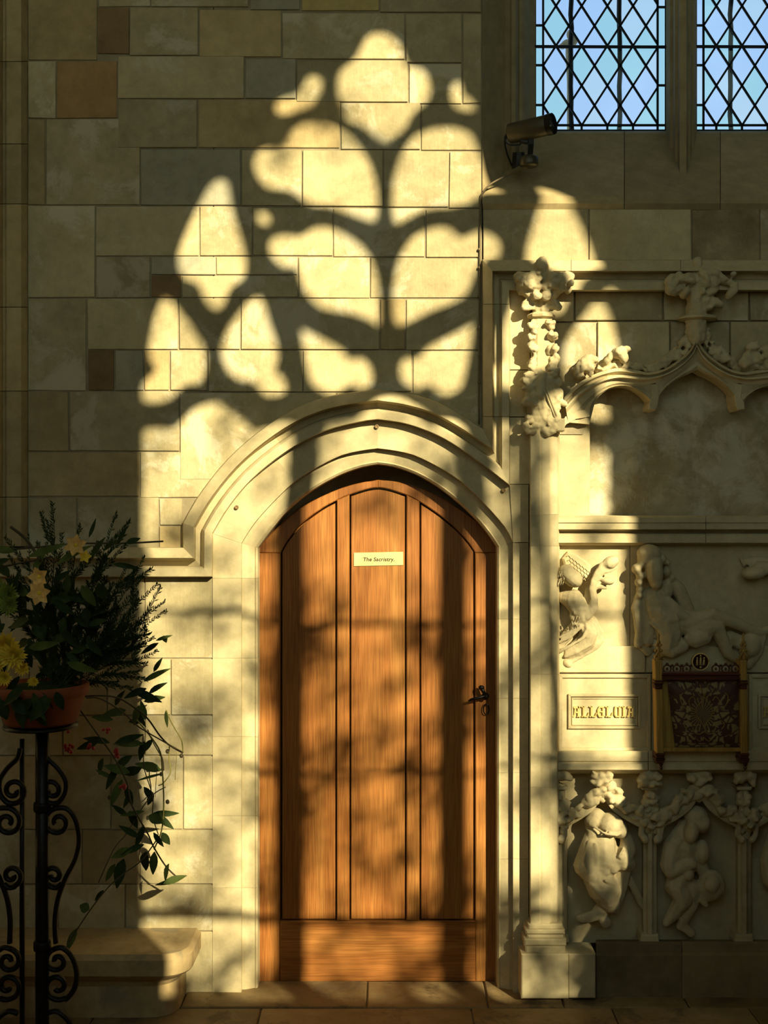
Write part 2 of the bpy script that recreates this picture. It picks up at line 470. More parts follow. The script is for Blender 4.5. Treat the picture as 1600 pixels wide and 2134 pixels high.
# south wall with its traceried window: the sun comes through it on to the north wall
def SW(px, py): return ((px-CX)*S - TS*YS, ZC + (CY-py)*S - TS*YS)       # pixel on the north wall -> the point of the south wall whose sun reaches it
ws = empty('wall_south', kind='structure')
wx0, wz0 = SW(250, 2108); wx1, wz1 = SW(1374, 10)
mb = MB()
holes = [(wx0, wx1)]
xs = [XL, wx0, wx1, XR]
mb.box(wx1, YS-.05, 0, XR, YS, ZT)
FILL_WIN = [(-1.60, .30)]
mb.box(.30, YS-.05, 0, wx0, YS, ZT); mb.box(XL, YS-.05, 0, -1.60, YS, ZT)
for a_, b_ in FILL_WIN:
    mb.box(a_, YS-.05, 0, b_, YS, 2.3); mb.box(a_, YS-.05, 6.6, b_, YS, ZT)
mb.box(wx0, YS-.05, 0, wx1, YS, wz0); mb.box(wx0, YS-.05, wz1, wx1, YS, ZT)
mb.out('plastered_wall', M['room'], ws)
# plainer unseen window along the same wall, added to raise the ambient light
for i_, (a_, b_) in enumerate(FILL_WIN):
    wq = empty('window_%d' % (3+i_), kind='structure')
    mb = MB(); mb.quad((a_, YS-.06, 2.3), (b_, YS-.06, 2.3), (b_, YS-.06, 6.6), (a_, YS-.06, 6.6)); mb.out('pane', M['amber'], wq)
    for k_ in (1, 2):
        x_ = a_ + (b_-a_)*k_/3
        mb = MB(); mb.box(x_-.05, YS-.07, 2.3, x_+.05, YS-.01, 6.6); mb.out('mullion', M['room'], wq)
    for z_ in (3.2, 4.1, 5.0, 5.9):
        mb = MB(); mb.tube([(a_, YS-.075, z_), (b_, YS-.075, z_)], .012, 6); mb.out('saddle_bar', M['iron'], wq)

MX = 812.0
def mir(pts): return [(2*MX-x, y) for x, y in reversed(pts)]
TOP = [(800,54),(830,62),(852,88),(863,120),(897,132),(912,168),(902,203),(873,226),(858,256),(828,286),(808,300),(784,286),(757,262),(725,250),(712,222),(703,180),(712,140),(742,118),(755,92),(772,66)]
SL = [(655,144),(680,148),(686,170),(675,195),(660,216),(625,230),(590,238),(574,226),(580,205),(605,190),(630,180),(640,160)]
SR = [(955,156),(975,160),(980,180),(1000,198),(1005,215),(992,230),(965,229),(945,215),(940,185)]
UL = [(529,340),(540,310),(565,293),(595,290),(615,260),(650,241),(690,242),(735,261),(770,300),(792,345),(802,400),(799,445),(785,461),(760,456),(720,441),(690,430),(650,426),(620,406),(600,396),(560,391),(538,368)]
UR = [(820,452),(817,400),(825,350),(845,305),(875,270),(920,252),(965,252),(995,265),(1012,300),(1032,340),(1060,365),(1069,380),(1052,396),(1010,402),(985,420),(940,431),(890,436),(850,456),(830,466)]
ML = [(561,510),(575,485),(605,474),(640,477),(665,461),(700,459),(740,477),(775,505),(796,545),(806,600),(806,665),(792,682),(770,667),(740,656),(710,650),(670,642),(640,612),(625,577),(618,557),(595,556),(572,540)]
MR = [(821,662),(819,610),(828,550),(850,505),(880,475),(920,459),(950,461),(975,480),(1010,467),(1045,479),(1058,505),(1046,536),(1010,546),(985,602),(950,628),(900,648),(860,668),(835,678)]
DG = [(472,359),(490,370),(497,410),(507,450),(522,500),(528,545),(516,577),(492,592),(482,622),(455,647),(429,627),(414,592),(384,577),(371,545),(379,505),(398,460),(418,420),(443,378)]
DA = [(350,606),(372,613),(402,650),(431,690),(444,730),(440,770),(422,797),(387,802),(365,827),(325,840),(297,830),(301,790),(324,770),(311,735),(317,690),(329,640)]
DB = [(548,603),(563,613),(577,660),(591,700),(594,740),(587,757),(606,775),(610,802),(590,822),(555,824),(530,797),(500,792),(474,772),(461,735),(469,695),(494,655),(524,620)]
DCc = [(624,662),(650,673),(692,694),(727,714),(742,733),(770,733),(790,760),(786,792),(755,810),(730,802),(700,822),(675,817),(649,797),(639,765),(631,720)]
def head(x0, x1):
    wd = x1-x0
    f = [(0,915),(.01,892),(.06,880),(.15,877),(.24,878),(.30,862),(.36,842),(.44,829),(.52,824),(.60,830),(.66,845),(.72,866),(.78,882),(.85,879),(.93,878),(.99,890),(1,915)]
    return [(x0+wd*a, b) for a, b in f]
def lightpoly(x0, x1): return head(x0, x1) + [(x1, 2094), (x0, 2094)]
holesS = [TOP, SL, SR, UL, UR, ML, MR, DG, DA, DB, DCc, mir(DG), mir(DA), mir(DB), mir(DCc)]
w2 = empty('window_2', kind='structure')
cu = bpy.data.curves.new('tracery', 'CURVE'); cu.dimensions = '2D'; cu.fill_mode = 'BOTH'; cu.extrude = .022; cu.bevel_depth = .006; cu.bevel_resolution = 1
def addspl(pts):
    sp = cu.splines.new('POLY'); sp.points.add(len(pts)-1)
    for q, (x, z) in zip(sp.points, pts): q.co = (x, z, 0, 1)
    sp.use_cyclic_u = True
addspl([(wx0-.03, wz0-.03), (wx1+.03, wz0-.03), (wx1+.03, wz1+.03), (wx0-.03, wz1+.03)])
def grow(pts, d):
    q = [SW(a, b) for a, b in pts]
    ar = sum(q[i][0]*q[(i+1) % len(q)][1] - q[(i+1) % len(q)][0]*q[i][1] for i in range(len(q)))
    if ar < 0: q.reverse()
    return inset(q, -d)
for h in holesS: addspl(grow(smooth_curve(h, True, 3), .002))
for x0, x1 in ((297, 615), (664, 968), (1012, 1327)):
    hd = smooth_curve(head(x0, x1), False, 3)
    addspl(grow(hd + [(x1, 2090), (x0, 2090)], .002))
cu.materials.append(M['room'])
c_, s_ = SW(557, 447)
addspl([(c_ + .040*math.cos(t*math.pi/6), s_ + .040*math.sin(t*math.pi/6)) for t in range(12)])
tr = bpy.data.objects.new('tracery', cu); put(tr, w2)
tr.rotation_euler = (math.pi/2, 0, 0); tr.location = (0, YS-.025, 0)
mb = MB(); mb.quad((wx0, YS-.06, wz0), (wx1, YS-.06, wz0), (wx1, YS-.06, wz1), (wx0, YS-.06, wz1)); mb.out('pane', M['amber'], w2)
for py, rr in ((1250, .011), (1570, .008), (1885, .017)):
    a = SW(280, py); b = SW(1345, py)
    mb = MB(); mb.tube([(a[0], YS-.075, a[1]), (b[0], YS-.075, b[1])], rr, 6); mb.out('saddle_bar', M['iron'], w2)

# ------------------------------------------------------------------ curves of the doorway (pixels on the photograph)
arch_out = [(380,1090),(415,1030),(475,955),(550,890),(625,845),(700,822),(787,811),(875,825),(940,852),(1005,892)]
arch_low = [(444,1112),(475,1060),(525,1000),(600,940),(675,900),(750,880),(787,875),(850,885),(925,915),(1000,965),(1062,1013)]
arch_roll = [(503,1132),(530,1090),(575,1040),(625,995),(700,953),(745,940),(787,934),(830,940),(875,953),(950,995),(1000,1040),(1050,1095),(1069,1130)]
arch_in = [(537,1142),(570,1098),(600,1063),(640,1028),(700,993),(750,974),(787,967),(825,973),(875,992),(925,1023),(975,1065),(1010,1103),(1036,1140)]
NA = 20
def halves(c, ap=787):
    i = [k for k, p in enumerate(c) if p[0] == ap][0]
    l = resample(smooth_curve(c[:i+1]), NA); r = resample(smooth_curve(c[i:]), NA)
    return l, r
AO, AL, AR, AI = map(halves, (arch_out, arch_low, arch_roll, arch_in))

# label: one moulding that runs along the string course, up and over the door, up and along the top of the monument
lab_o = [(-60,1140),(380,1140)], [(380,1140),(380,1090)], AO[0], AO[1], [(1005,892),(1005,541)], [(1005,541),(1680,541)]
lab_i = [(-60,1203),(443,1203)], [(443,1203),(444,1112)], AL[0], AL[1], [(1062,1013),(1062,606)], [(1062,606),(1680,606)]
LABP = [(0, .0), (.03, -.030), (.36, -.066), (.385, -.050), (.44, -.012), (.62, -.006), (.66, -.030), (.72, -.042), (.97, -.042), (1.0, -.008)]
def label_piece(o, i, name, parent):
    mb = MB(); mb.lofted_solid([at(lerp_curve(o, i, t), y) for t, y in LABP], .01)
    return mb.out(name, M['dress'], parent)
def seg(o, i, t0, t1, n=2):
    f = lambda c: [(c[0][0]+(c[1][0]-c[0][0])*t, c[0][1]+(c[1][1]-c[0][1])*t) for t in [t0+(t1-t0)*k/(n-1) for k in range(n)]]
    return f(o), f(i)
t1 = empty('trim_1', kind='structure')
G = .0025
for xa_, xb_ in ((-60, 118), (118, 268), (268, None)):
    oe, ie = (380, 443) if xb_ is None else (xb_-.5, xb_-.5)
    label_piece([(xa_, 1140), (oe, 1140)], [(xa_, 1203), (ie, 1203)], 'string_course_stone', t1)
label_piece(*lab_o[1:2], lab_i[1], 'label_return', t1)
for hv in (2, 3):
    for a, b in ((0, 10), (10, 20)):
        label_piece(lab_o[hv][a:b+1 if b < 20 else 20], lab_i[hv][a:b+1 if b < 20 else 20], 'label_moulding', t1)
for ya_, yb_ in ((None, 868), (868, 634), (634, None)):
    os_, is_ = (892, 1013) if ya_ is None else (ya_-.5, ya_-.5)
    oe, ie = (541, 606) if yb_ is None else (yb_+.5, yb_+.5)
    label_piece([(1005, os_), (1005, oe)], [(1062, is_), (1062, ie)], 'label_leg', t1)
for xa_, xb_ in ((None, 1190), (1190, 1418), (1418, 1690)):
    os_, is_ = (1005, 1062) if xa_ is None else (xa_+.5, xa_+.5)
    label_piece([(os_, 541), (xb_-.5, 541)], [(is_, 606), (xb_-.5, 606)], 'label_top', t1)

# door surround: flat face, step, chamfer and reveal, cut into voussoirs and jamb stones
t2 = empty('trim_2', kind='structure')
DY = .105
prof = [(0, 0, -.003), (0, 1, -.006), (1, .04, .020), (1, .24, .020), (1, .82, .034), (1, .88, .030), (1, 1, .038), (1, 1, DY + .03)]
def surround(fo, ro, io, name):
    mb = MB(); cs = []
    for k, t, y in prof:
        c = lerp_curve(fo, ro, t) if k == 0 else lerp_curve(ro, io, t)
        cs.append(at(c, y) if y < DY else [Vector((p.x, y, p.z)) for p in at(c, .038)])
    mb.lofted_solid(cs, DY + .03)
    return mb.out(name, M['dress'], t2)
for a, b in ((0, 9), (9, 19)):
    surround(AL[0][a:b+1], AR[0][a:b+1], AI[0][a:b+1], 'voussoir')
    surround(AL[1][a:b+1], AR[1][a:b+1], AI[1][a:b+1], 'voussoir')
ys = [1132, 1205, 1372, 1535, 1700, 1850, 2078]
for k in range(6):
    y0, y1 = ys[k]+.25, ys[k+1]-.25
    e = 12 if k == 0 else 0
    surround([(443, y0-20*(k == 0)), (443, y1)], [(503, y0), (503, y1)], [(537, y0+e*.8), (537, y1)], 'jamb_stone')
ysr = [1131, 1290, 1455, 1610, 1790, 2078]
for k in range(5):
    y0, y1 = ysr[k]+.25, ysr[k+1]-.25
    surround([(1101, y0), (1101, y1)], [(1069, y0), (1069, y1)], [(1036, y0+8*(k == 0)), (1036, y1)], 'jamb_stone')
mb = MB(); mb.prism([(1062,1010),(1101,1010),(1101,1130),(1069,1130)], -.010, .02); mb.out('jamb_stone', M['dress'], t2)
for y0, y1 in ((603, 770), (772, 868), (870, 1009)):
    mb = MB(); mb.prism([(1062, y0), (1104, y0), (1104, y1), (1062, y1)], -.004, .02, .001); mb.out('jamb_stone', M['dress'], t2)
for px, py in ((785,889),(493,1057),(1049,1022)):
    mb = MB(); mb.lathe(P(px, py, -.0105), [(.0075, .004), (.0075, -.002), (.005, -.0035), (.003, -.001)], 10, 'Y'); mb.out('fixing_plug', M['d'], t2)

# ------------------------------------------------------------------ north wall
wall = empty('wall_north', kind='structure')
gdoor = fun([(x, y+22) for x, y in AL[0] + AL[1]])
def gclip(x):
    if x < 440: return 5000
    if x < 446: return 5000 if False else 1160
    return gdoor(x)
def course_stone(x0, y0, x1, y1, mat, g=None, yf=0.0, parent=wall, gap=.75, name='stone', depth=.045, jit=.8):
    if y0 > 1200: gap, jit = .5, .4
    x0 += gap; x1 -= gap; y0 += gap; y1 -= gap
    j = lambda: R.uniform(-jit, jit)
    if g is None or min(g(x0), g(x1), g((x0+x1)/2)) > y1:
        pts = [(x0+j(), y0+j()), (x1+j(), y0+j()), (x1+j(), y1+j()), (x0+j(), y1+j())]
    else:
        n = max(2, int((x1-x0)/14)+1)
        bt = []
        for k in range(n):
            x = x0+(x1-x0)*k/(n-1); yy = min(y1, g(x))
            bt.append((x, yy))
        bt = [p for p in bt if p[1] > y0+3]
        if len(bt) < 2: return
        pts = [(bt[0][0], y0), (bt[-1][0], y0)] + bt[::-1]
    mb = MB(); mb.prism(pts, yf + R.uniform(-.0012, .0012), yf+depth, .0014, .0006)
    return mb.out(name, M[mat], parent)
ST = """-60,-60,55,128,a;58,-60,203,125,b;205,-60,313,14,a;315,-60,518,14,a;520,-60,625,20,g;628,-60,790,22,y;792,-60,1003,26,a
203,15,270,112,d;270,15,413,115,a;415,20,586,118,b;588,26,843,123,a;845,28,962,130,a;964,28,1003,215,a
58,127,116,246,a;118,127,244,246,o;245,117,509,205,a;511,122,616,205,g;618,125,850,212,a;852,132,962,216,a
246,207,410,308,a;412,207,708,308,b;710,214,876,312,a;878,218,1003,314,a
58,248,94,427,b;96,248,291,427,a;293,311,502,428,g;504,312,628,428,a;630,312,798,430,a;800,314,934,432,a;936,316,1003,434,a
58,429,198,620,a;200,430,414,533,a;416,430,525,533,a;527,432,693,533,a;695,434,885,535,a;887,436,1003,537,a
200,535,313,620,a;315,535,450,572,g;315,573,377,620,d;379,574,620,620,a;450,535,620,573,a;622,535,770,621,a;772,537,1003,621,a
58,622,180,814,a;182,622,371,728,a;373,622,500,728,a;502,622,790,728,a;792,624,844,728,b;846,624,1003,730,a
183,730,238,814,d;240,730,299,814,g;300,730,352,814,b;354,730,432,814,a;434,730,630,816,a;632,730,858,816,a;860,732,1003,900,a
58,816,143,940,b;145,816,373,940,a;375,818,700,1000,a;702,818,1003,900,a
58,942,290,1035,b;292,942,480,1037,a;482,1002,640,1060,a
58,1037,160,1142,a;162,1037,330,1142,a;332,1039,379,1095,a;332,1097,381,1142,b
-60,130,55,300,b;-60,302,55,425,b;-60,427,55,640,a;-60,642,55,815,b;-60,817,55,1036,b;-60,1038,55,1142,g
-60,1203,120,1372,a;122,1203,300,1372,a;302,1203,452,1372,a
-60,1374,60,1490,b;62,1374,222,1490,a;224,1374,355,1490,a;357,1374,452,1490,a
-60,1492,130,1574,a;132,1492,300,1574,a;302,1492,452,1574,a
-60,1576,90,1728,b;92,1576,230,1728,a;232,1576,380,1728,a;382,1576,452,1728,a
-60,1730,170,1842,a;172,1730,290,1842,b;292,1730,452,1842,a
-60,1844,120,1940,a;122,1844,260,1940,a;262,1844,452,1940,a
-60,1942,200,2085,b;202,1942,452,2085,a
1006,436,1226,543,a;1228,436,1440,543,a;1442,436,1582,543,stainwall;1584,436,1700,543,a"""
for row in ST.split('\n'):
    for it in row.split(';'):
        q = it.split(','); course_stone(*map(float, q[:4]), q[4].strip(), gclip if float(q[0]) < 1004 and float(q[1]) < 1150 else None)
# mortar bed behind the stones
mb = MB()
xs = list(range(-80, 441, 40)) + [444]
for a, b in zip(xs, xs[1:]): mb.quad(P(a, -80, .006), P(b, -80, .006), P(b, 2110, .006), P(a, 2110, .006))
xs = list(range(446, 1004, 12)) + [1006]
for a, b in zip(xs, xs[1:]): mb.quad(P(a, -80, .006), P(b, -80, .006), P(b, min(gdoor(b), 1100), .006), P(a, min(gdoor(a), 1100), .006))
mb.quad(P(1004, 425, .006), P(1700, 425, .006), P(1700, 545, .006), P(1004, 545, .006))
mb.out('mortar', M['mortar'], wall)
# plain wall beyond the picture and the core behind everything
mb = MB()
xa, xb = P(-58, 0).x, P(1690, 0).x
zt = P(0, -58).z
mb.box(XL, 0, 0, xa, .3, ZT); mb.box(xb, 0, 0, XR, .3, ZT)
mb.box(xa, 0, zt, P(1008, 0).x, .3, ZT); mb.box(P(1008, 0).x, 0, P(0, -330).z, xb, .3, ZT)
xw0, xw1, zw0 = P(1112, 0, .28).x, P(1728, 0, .28).x, P(0, 271, .33).z + .02
mb.box(xa, .33, 0, xw0-.02, .4, ZT); mb.box(xw1+.02, .33, 0, xb, .4, ZT); mb.box(xw0-.02, .33, 0, xw1+.02, .4, zw0-.02)
mb.out('wall_core', M['room'], wall)

# shaft at the far left edge
t3 = empty('trim_3', kind='structure')
vp = [(-70, -.10), (0, -.085), (6, -.05), (10, -.045), (14, -.055), (44, -.050), (50, -.028), (57, -.002)]
for y0, y1 in ((-60, 128), (128, 300), (300, 425), (425, 640), (640, 815), (815, 1036), (1036, 1139)):
    mb = MB(); mb.lofted_solid([[P(x, y0+.7, y), P(x, y1-.7, y)] for x, y in vp], .012); mb.out('shaft_stone', M['b'], t3)

# ------------------------------------------------------------------ window_1, upper right
w1 = empty('window_1', kind='structure')
silly = fun([(-.02, 412), (.13, 345), (.14, 338), (.285, 276)])       # depth -> pixel row of the sill
def vloft(lines, top=-140): return [[P(x, top, y), P(x, silly(y)+2, y)] for x, y in lines]
L1 = [(1005, .0), (1052, .105), (1062, .120), (1066, .108), (1074, .112), (1082, .165), (1088, .160), (1096, .185), (1103, .245), (1116, .275), (1116, .31)]
for y0, y1 in ((-140, 95), (95, 420)):
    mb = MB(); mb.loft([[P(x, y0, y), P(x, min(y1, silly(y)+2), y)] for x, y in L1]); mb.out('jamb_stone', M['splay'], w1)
# sill
sl = [(270, .33), (274, .29), (292, .25), (338, .150), (345, .140), (352, .120), (405, .004), (410, -.010), (424, -.012), (437, .002), (437, .02)]
def slx(x, y): return x if x > 1300 else 1005 + (1112-1005)*max(0, y)/.28
for xa_, xb_ in ((0, 1300), (1301.5, 1500), (1501.5, 1720)):
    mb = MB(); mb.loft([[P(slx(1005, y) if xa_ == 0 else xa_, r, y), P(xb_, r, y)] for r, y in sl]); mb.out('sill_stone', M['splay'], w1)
# mullion
ml = [(1386, .30), (1388, .270), (1396, .215), (1402, .21), (1406, .15), (1412, .145), (1416, .10), (1430, .098), (1434, .145), (1438, .15), (1441, .21), (1446, .215), (1451, .270), (1452, .30)]
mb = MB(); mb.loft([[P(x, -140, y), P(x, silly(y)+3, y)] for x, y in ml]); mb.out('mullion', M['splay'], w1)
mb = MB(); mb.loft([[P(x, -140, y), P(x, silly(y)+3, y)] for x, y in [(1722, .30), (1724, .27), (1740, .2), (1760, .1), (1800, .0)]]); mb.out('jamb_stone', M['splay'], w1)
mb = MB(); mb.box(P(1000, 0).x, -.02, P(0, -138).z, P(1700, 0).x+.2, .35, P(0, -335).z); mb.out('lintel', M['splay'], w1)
GY = .287
HX, HY = 26.75, 41.5
def leaded(x0, x1, ix0, ix1, xo, yb, ib, brk_l, brk_r):
    top = -120
    vs = ['blue', 'teal', 'pale']
    def pane(poly):
        poly = clip_rect(poly, x0, top, x1, yb)
        if len(poly) < 3: return
        mb = MB(); mb.add([P(a, b, GY) for a, b in poly], [tuple(range(len(poly)))]); mb.out('pane', M[R.choice(['blue', 'blue', 'blue', 'teal', 'teal', 'pale'])], w1, fix=False)
    for r in range(-8, 8):
        for k in range(-2, 14):
            cx = xo + HX*(2*k + ((r+1) % 2)); cy = 137 + HY*r
            d = [(cx-HX, cy), (cx, cy-HY), (cx+HX, cy), (cx, cy+HY)]
            d = clip_rect(d, ix0, top, ix1, ib)
            if len(d) >= 3: pane(d)
    b = [top] + brk_l + [yb]
    for a, c in zip(b, b[1:]): pane([(x0, a), (ix0, a), (ix0, c), (x0, c)])
    b = [top] + brk_r + [yb]
    for a, c in zip(b, b[1:]): pane([(ix1, a), (x1, a), (x1, c), (ix1, c)])
    bx = [ix0] + [xo + HX*(2*k+1) for k in range(0, 6) if ix0+8 < xo + HX*(2*k+1) < ix1-8] + [ix1]
    for a, c in zip(bx, bx[1:]): pane([(a, ib), (c, ib), (c, yb), (a, yb)])
    def came(p, q, wd=3.0):
        mb = MB(); mb.tube([P(*p, GY-.003), P(*q, GY-.003)], wd*S*1.07, 4, .8); mb.out('lead_came', M['lead'], w1)
    came((ix0, top), (ix0, yb)); came((ix1, top), (ix1, yb)); came((x0, ib), (x1, ib))
    came((x0+.5, top), (x0+.5, yb), 2); came((x1-.5, top), (x1-.5, yb), 2); came((x0, yb-.5), (x1, yb-.5), 2)
    for y in brk_l: came((x0, y), (ix0, y))
    for y in brk_r: came((ix1, y), (x1, y))
    for x in bx[1:-1]: came((x, ib), (x, yb))
    sl_ = HY/HX
    for sgn in (1, -1):
        for k in range(-14, 26):
            X0 = xo + HX*2*k         # on row 137
            pts = []
            f = lambda x: 137 + sgn*sl_*(x-X0)
            g = lambda y: X0 + (y-137)/(sgn*sl_)
            for x in (ix0, ix1):
                if top <= f(x) <= ib: pts.append((x, f(x)))
            for y in (top, ib):
                if ix0 < g(y) < ix1: pts.append((g(y), y))
            if len(pts) >= 2 and abs(pts[0][0]-pts[-1][0]) > 4: came(pts[0], pts[-1])
leaded(1115, 1387, 1131.5, 1370, 1131.5, 272, 261, [-32, 53, 136, 219], [-70, 15, 178])
leaded(1450, 1723, 1465.5, 1706, 1465.5, 272, 261, [-32, 53, 136, 219], [-70, 15, 178])
for x0, x1 in ((1112, 1390), (1448, 1726)):
    mb = MB(); mb.tube([P(x0, 97, GY-.012), P(x1, 98, GY-.012)], .0062, 6); mb.out('saddle_bar', M['lead'], w1)
for x in (1190, 1291, 1522, 1625):
    mb = MB(); pts = [P(x + R.uniform(-1.5, 1.5), y, .34) for y in range(-120, 290, 30)]; mb.tube(pts, .0092, 6); mb.out('guard_bar', M['outlead'], w1)
# pale carved stump of a pinnacle outside, seen through the leaded light
pin = MB()
pin.tube([Vector((P(1187, 300, .75).x, .75, 0)), P(1187, 300, .75), P(1187, 170, .75), P(1186, 110, .75), P(1185, 85, .75)], [.012, .012, .012, .016, .012], 8)
pin.ell(P(1184, 92, .75), (.030, .02, .020)); pin.ell(P(1196, 84, .75), (.016, .02, .022)); pin.ell(P(1172, 96, .75), (.016, .02, .012)); pin.ell(P(1186, 72, .75), (.012, .015, .02))
pin.out('stone_pinnacle', M['a'], None, True, label='pale stone finial outside, seen through the diamond panes', cat='finial')

# ------------------------------------------------------------------ door_1
door = empty('door_1', P(787, 2046, DY), kind='structure')
inner = smooth_curve([(585,1152),(600,1125),(630,1090),(670,1060),(697,1045),(728,1031),(787,1016),(845,1031),(875,1046),(915,1073),(950,1102),(975,1130),(990,1152)])
iL = resample([p for p in inner if p[0] <= 787.1], 22); iR = resample([p for p in inner if p[0] >= 786.9], 22)
oL = [(x-4+8*k/21, y+34*(k/21)**.6) for k, (x, y) in enumerate(resample(AI[0], 22))]; oR = [(x+9*k/21, y+34*(1-k/21)**.6-6*k/21) for k, (x, y) in enumerate(resample(AI[1], 22))]
oL[0] = (528, 1152); oR[-1] = (1046, 1152); oL[-1] = (787, 1000); oR[0] = (787, 1000)
def dpart(pts, name, mat, yf=DY, yb=DY+.05, ch=.003, parent=None):
    mb = MB(); mb.prism(pts, yf, yb, ch); return mb.out(name, M[mat], parent or door)
dpart(oL + iL[::-1], 'arched_rail', 'door'); dpart(oR + iR[::-1], 'arched_rail', 'door')
dpart([(528,1152.5),(585,1152.5),(583,2046),(528,2046)], 'stile', 'door'); dpart([(990,1152.5),(1046,1152.5),(1046,2046),(991,2046)], 'stile', 'door')
gi = fun(inner)
dpart([(702, gi(702)), (728, gi(728)), (728, 1919), (702, 1919)], 'muntin', 'door'); dpart([(847, gi(847)), (874, gi(874)), (874, 1919), (847, 1919)], 'muntin', 'door')
dpart([(583.5,1919.5),(990.5,1919.5),(990.5,2046),(583.5,2046)], 'bottom_rail', 'rail')
def panel(x0, x1):
    tp = [(x0+(x1-x0)*k/12, gi(max(586, min(989, x0+(x1-x0)*k/12)))+4.5) for k in range(13)]
    dpart(tp + [(x1, 1915.5), (x0, 1915.5)], 'panel', 'door', DY+.007, DY+.055, .002)
panel(588, 698.5); panel(731.5, 843.5); panel(877.5, 986)
dpart([(540,1120),(700,1030),(870,1030),(1030,1120),(1040,2040),(535,2040)], 'back_board', 'door', DY+.045, DY+.06, 0)
npl = dpart([(737,1152),(840,1150),(840,1178),(737,1180)], 'nameplate', 'brass', DY+.0035, DY+.008, .0008)
npl['label'] = 'small brass plate engraved The Sacristry'
def text(body, c, h, mat, parent, name, ext=.0006, yaw=None, shear=0.0, off=0.0, spacing=1.0):
    cu = bpy.data.curves.new(name, 'FONT'); cu.body = body; cu.size = h; cu.align_x = 'CENTER'; cu.align_y = 'CENTER'; cu.extrude = ext; cu.shear = shear; cu.offset = off; cu.space_character = spacing
    cu.materials.append(mat)
    o = bpy.data.objects.new(name, cu); put(o, parent); o.location = c; o.rotation_euler = (math.pi/2, 0, 0)
    return o
text('The Sacristry.', P(789, 1166, DY+.0032), .0195, M['ink'], npl, 'lettering', .0004, shear=.15, off=.0004, spacing=1.05)
hd = MB(); hd.lathe(P(1011, 1450, DY), [(.013, 0), (.013, -.006), (.008, -.009), (.008, -.030)], 12, 'Y')
ho = hd.out('door_handle', M['iron'], door, True, label='black iron lever handle with drop ring')
mb = MB(); mb.tube([P(1012, 1450, DY-.028), P(1005, 1452, DY-.034), P(992, 1455, DY-.036), P(981, 1458, DY-.036), P(976, 1461, DY-.034)], [.006, .0055, .005, .0045, .003], 8); mb.out('lever', M['iron'], ho, True)
mb = MB(); mb.tube([P(1010, 1447, DY-.028), P(1007, 1441, DY-.030), P(1004, 1435, DY-.030)], [.006, .007, .009], 8); mb.ell(P(1003, 1433, DY-.030), (.011, .009, .009)); mb.out('knob', M['iron'], ho, True)
mb = MB(); c = P(1013, 1478, DY-.012); mb.tube([c + Vector((.010*math.cos(a), 0, .019*math.sin(a))) for a in [k*math.pi/8 for k in range(17)]], .0022, 6); mb.out('drop_ring', M['iron'], ho, True)

# ------------------------------------------------------------------ carved monument, right of the door
mon = empty('carved_monument', P(1400, 2078, 0), label='carved limestone wall monument with ogee arch, reliefs and niches right of the door', cat='monument')
CLOUD = bpy.data.textures.new('chisel_clouds', 'CLOUDS'); CLOUD.noise_scale = .022; CLOUD.noise_depth = 2
def blob(name, items, mat, parent, vox=.0045, sm=3, label=None, disp=.012):
    mb = MB()
    for it in items:
        if it[0] == 'e':
            _, px, py, y, rx, ry, rz = it[:7]; rot = math.radians(it[7]) if len(it) > 7 else 0
            k = S*(D+y)/D
            mb.ell(P(px, py, y), (rx*k, rz, ry*k), -rot, 12, 8)
        else:
            ch = it[1]; fy = it[2] if len(it) > 2 else .7
            for (a, b) in zip(ch, ch[1:]):
                p, q = P(*a[:3]), P(*b[:3]); n = max(2, int((q-p).length/(min(a[3], b[3])*S*.55))+1)
                for i in range(n+1):
                    t = i/n; r = (a[3]+(b[3]-a[3])*t)*S
                    mb.ell(p.lerp(q, t), (r, r*fy, r), 0, 8, 6)
    o = mb.out(name, mat, parent, True, fix=False, label=label)
    md = o.modifiers.new('weld', 'REMESH'); md.mode = 'VOXEL'; md.voxel_size = vox; md.use_smooth_shade = True
    dp = o.modifiers.new('chisel', 'DISPLACE'); dp.texture = CLOUD; dp.strength = disp; dp.mid_level = .5; dp.texture_coords = 'GLOBAL'
    if sm:
        m2 = o.modifiers.new('soften', 'SMOOTH'); m2.factor = .5; m2.iterations = sm
    return o
def lumps(x0, y0, x1, y1, y, n, r0, r1, rz=.018, f=None):
    out = []
    for k in range(n):
        px, py = R.uniform(x0, x1), R.uniform(y0, y1)
        if f and not f(px, py): continue
        r = R.uniform(r0, r1)
        out.append(('e', px, py, y + R.uniform(-.012, .006), r*R.uniform(.8, 1.5), r*R.uniform(.6, 1.1), rz*R.uniform(.7, 1.3), R.uniform(-70, 70)))
    return out
def slabm(pts, yf, yb, name='stone', ch=.002, mat='dress', parent=mon, **kw):
    mb = MB(); mb.prism(pts, yf, yb, ch); return mb.out(name, M[mat], parent, **kw)
def hprof(x0, x1, prof, name, mat='dress', yb=.06):
    mb = MB(); mb.lofted_solid([[P(x0, r, y), P(x1, r, y)] for r, y in prof], yb); return mb.out(name, M[mat], mon)

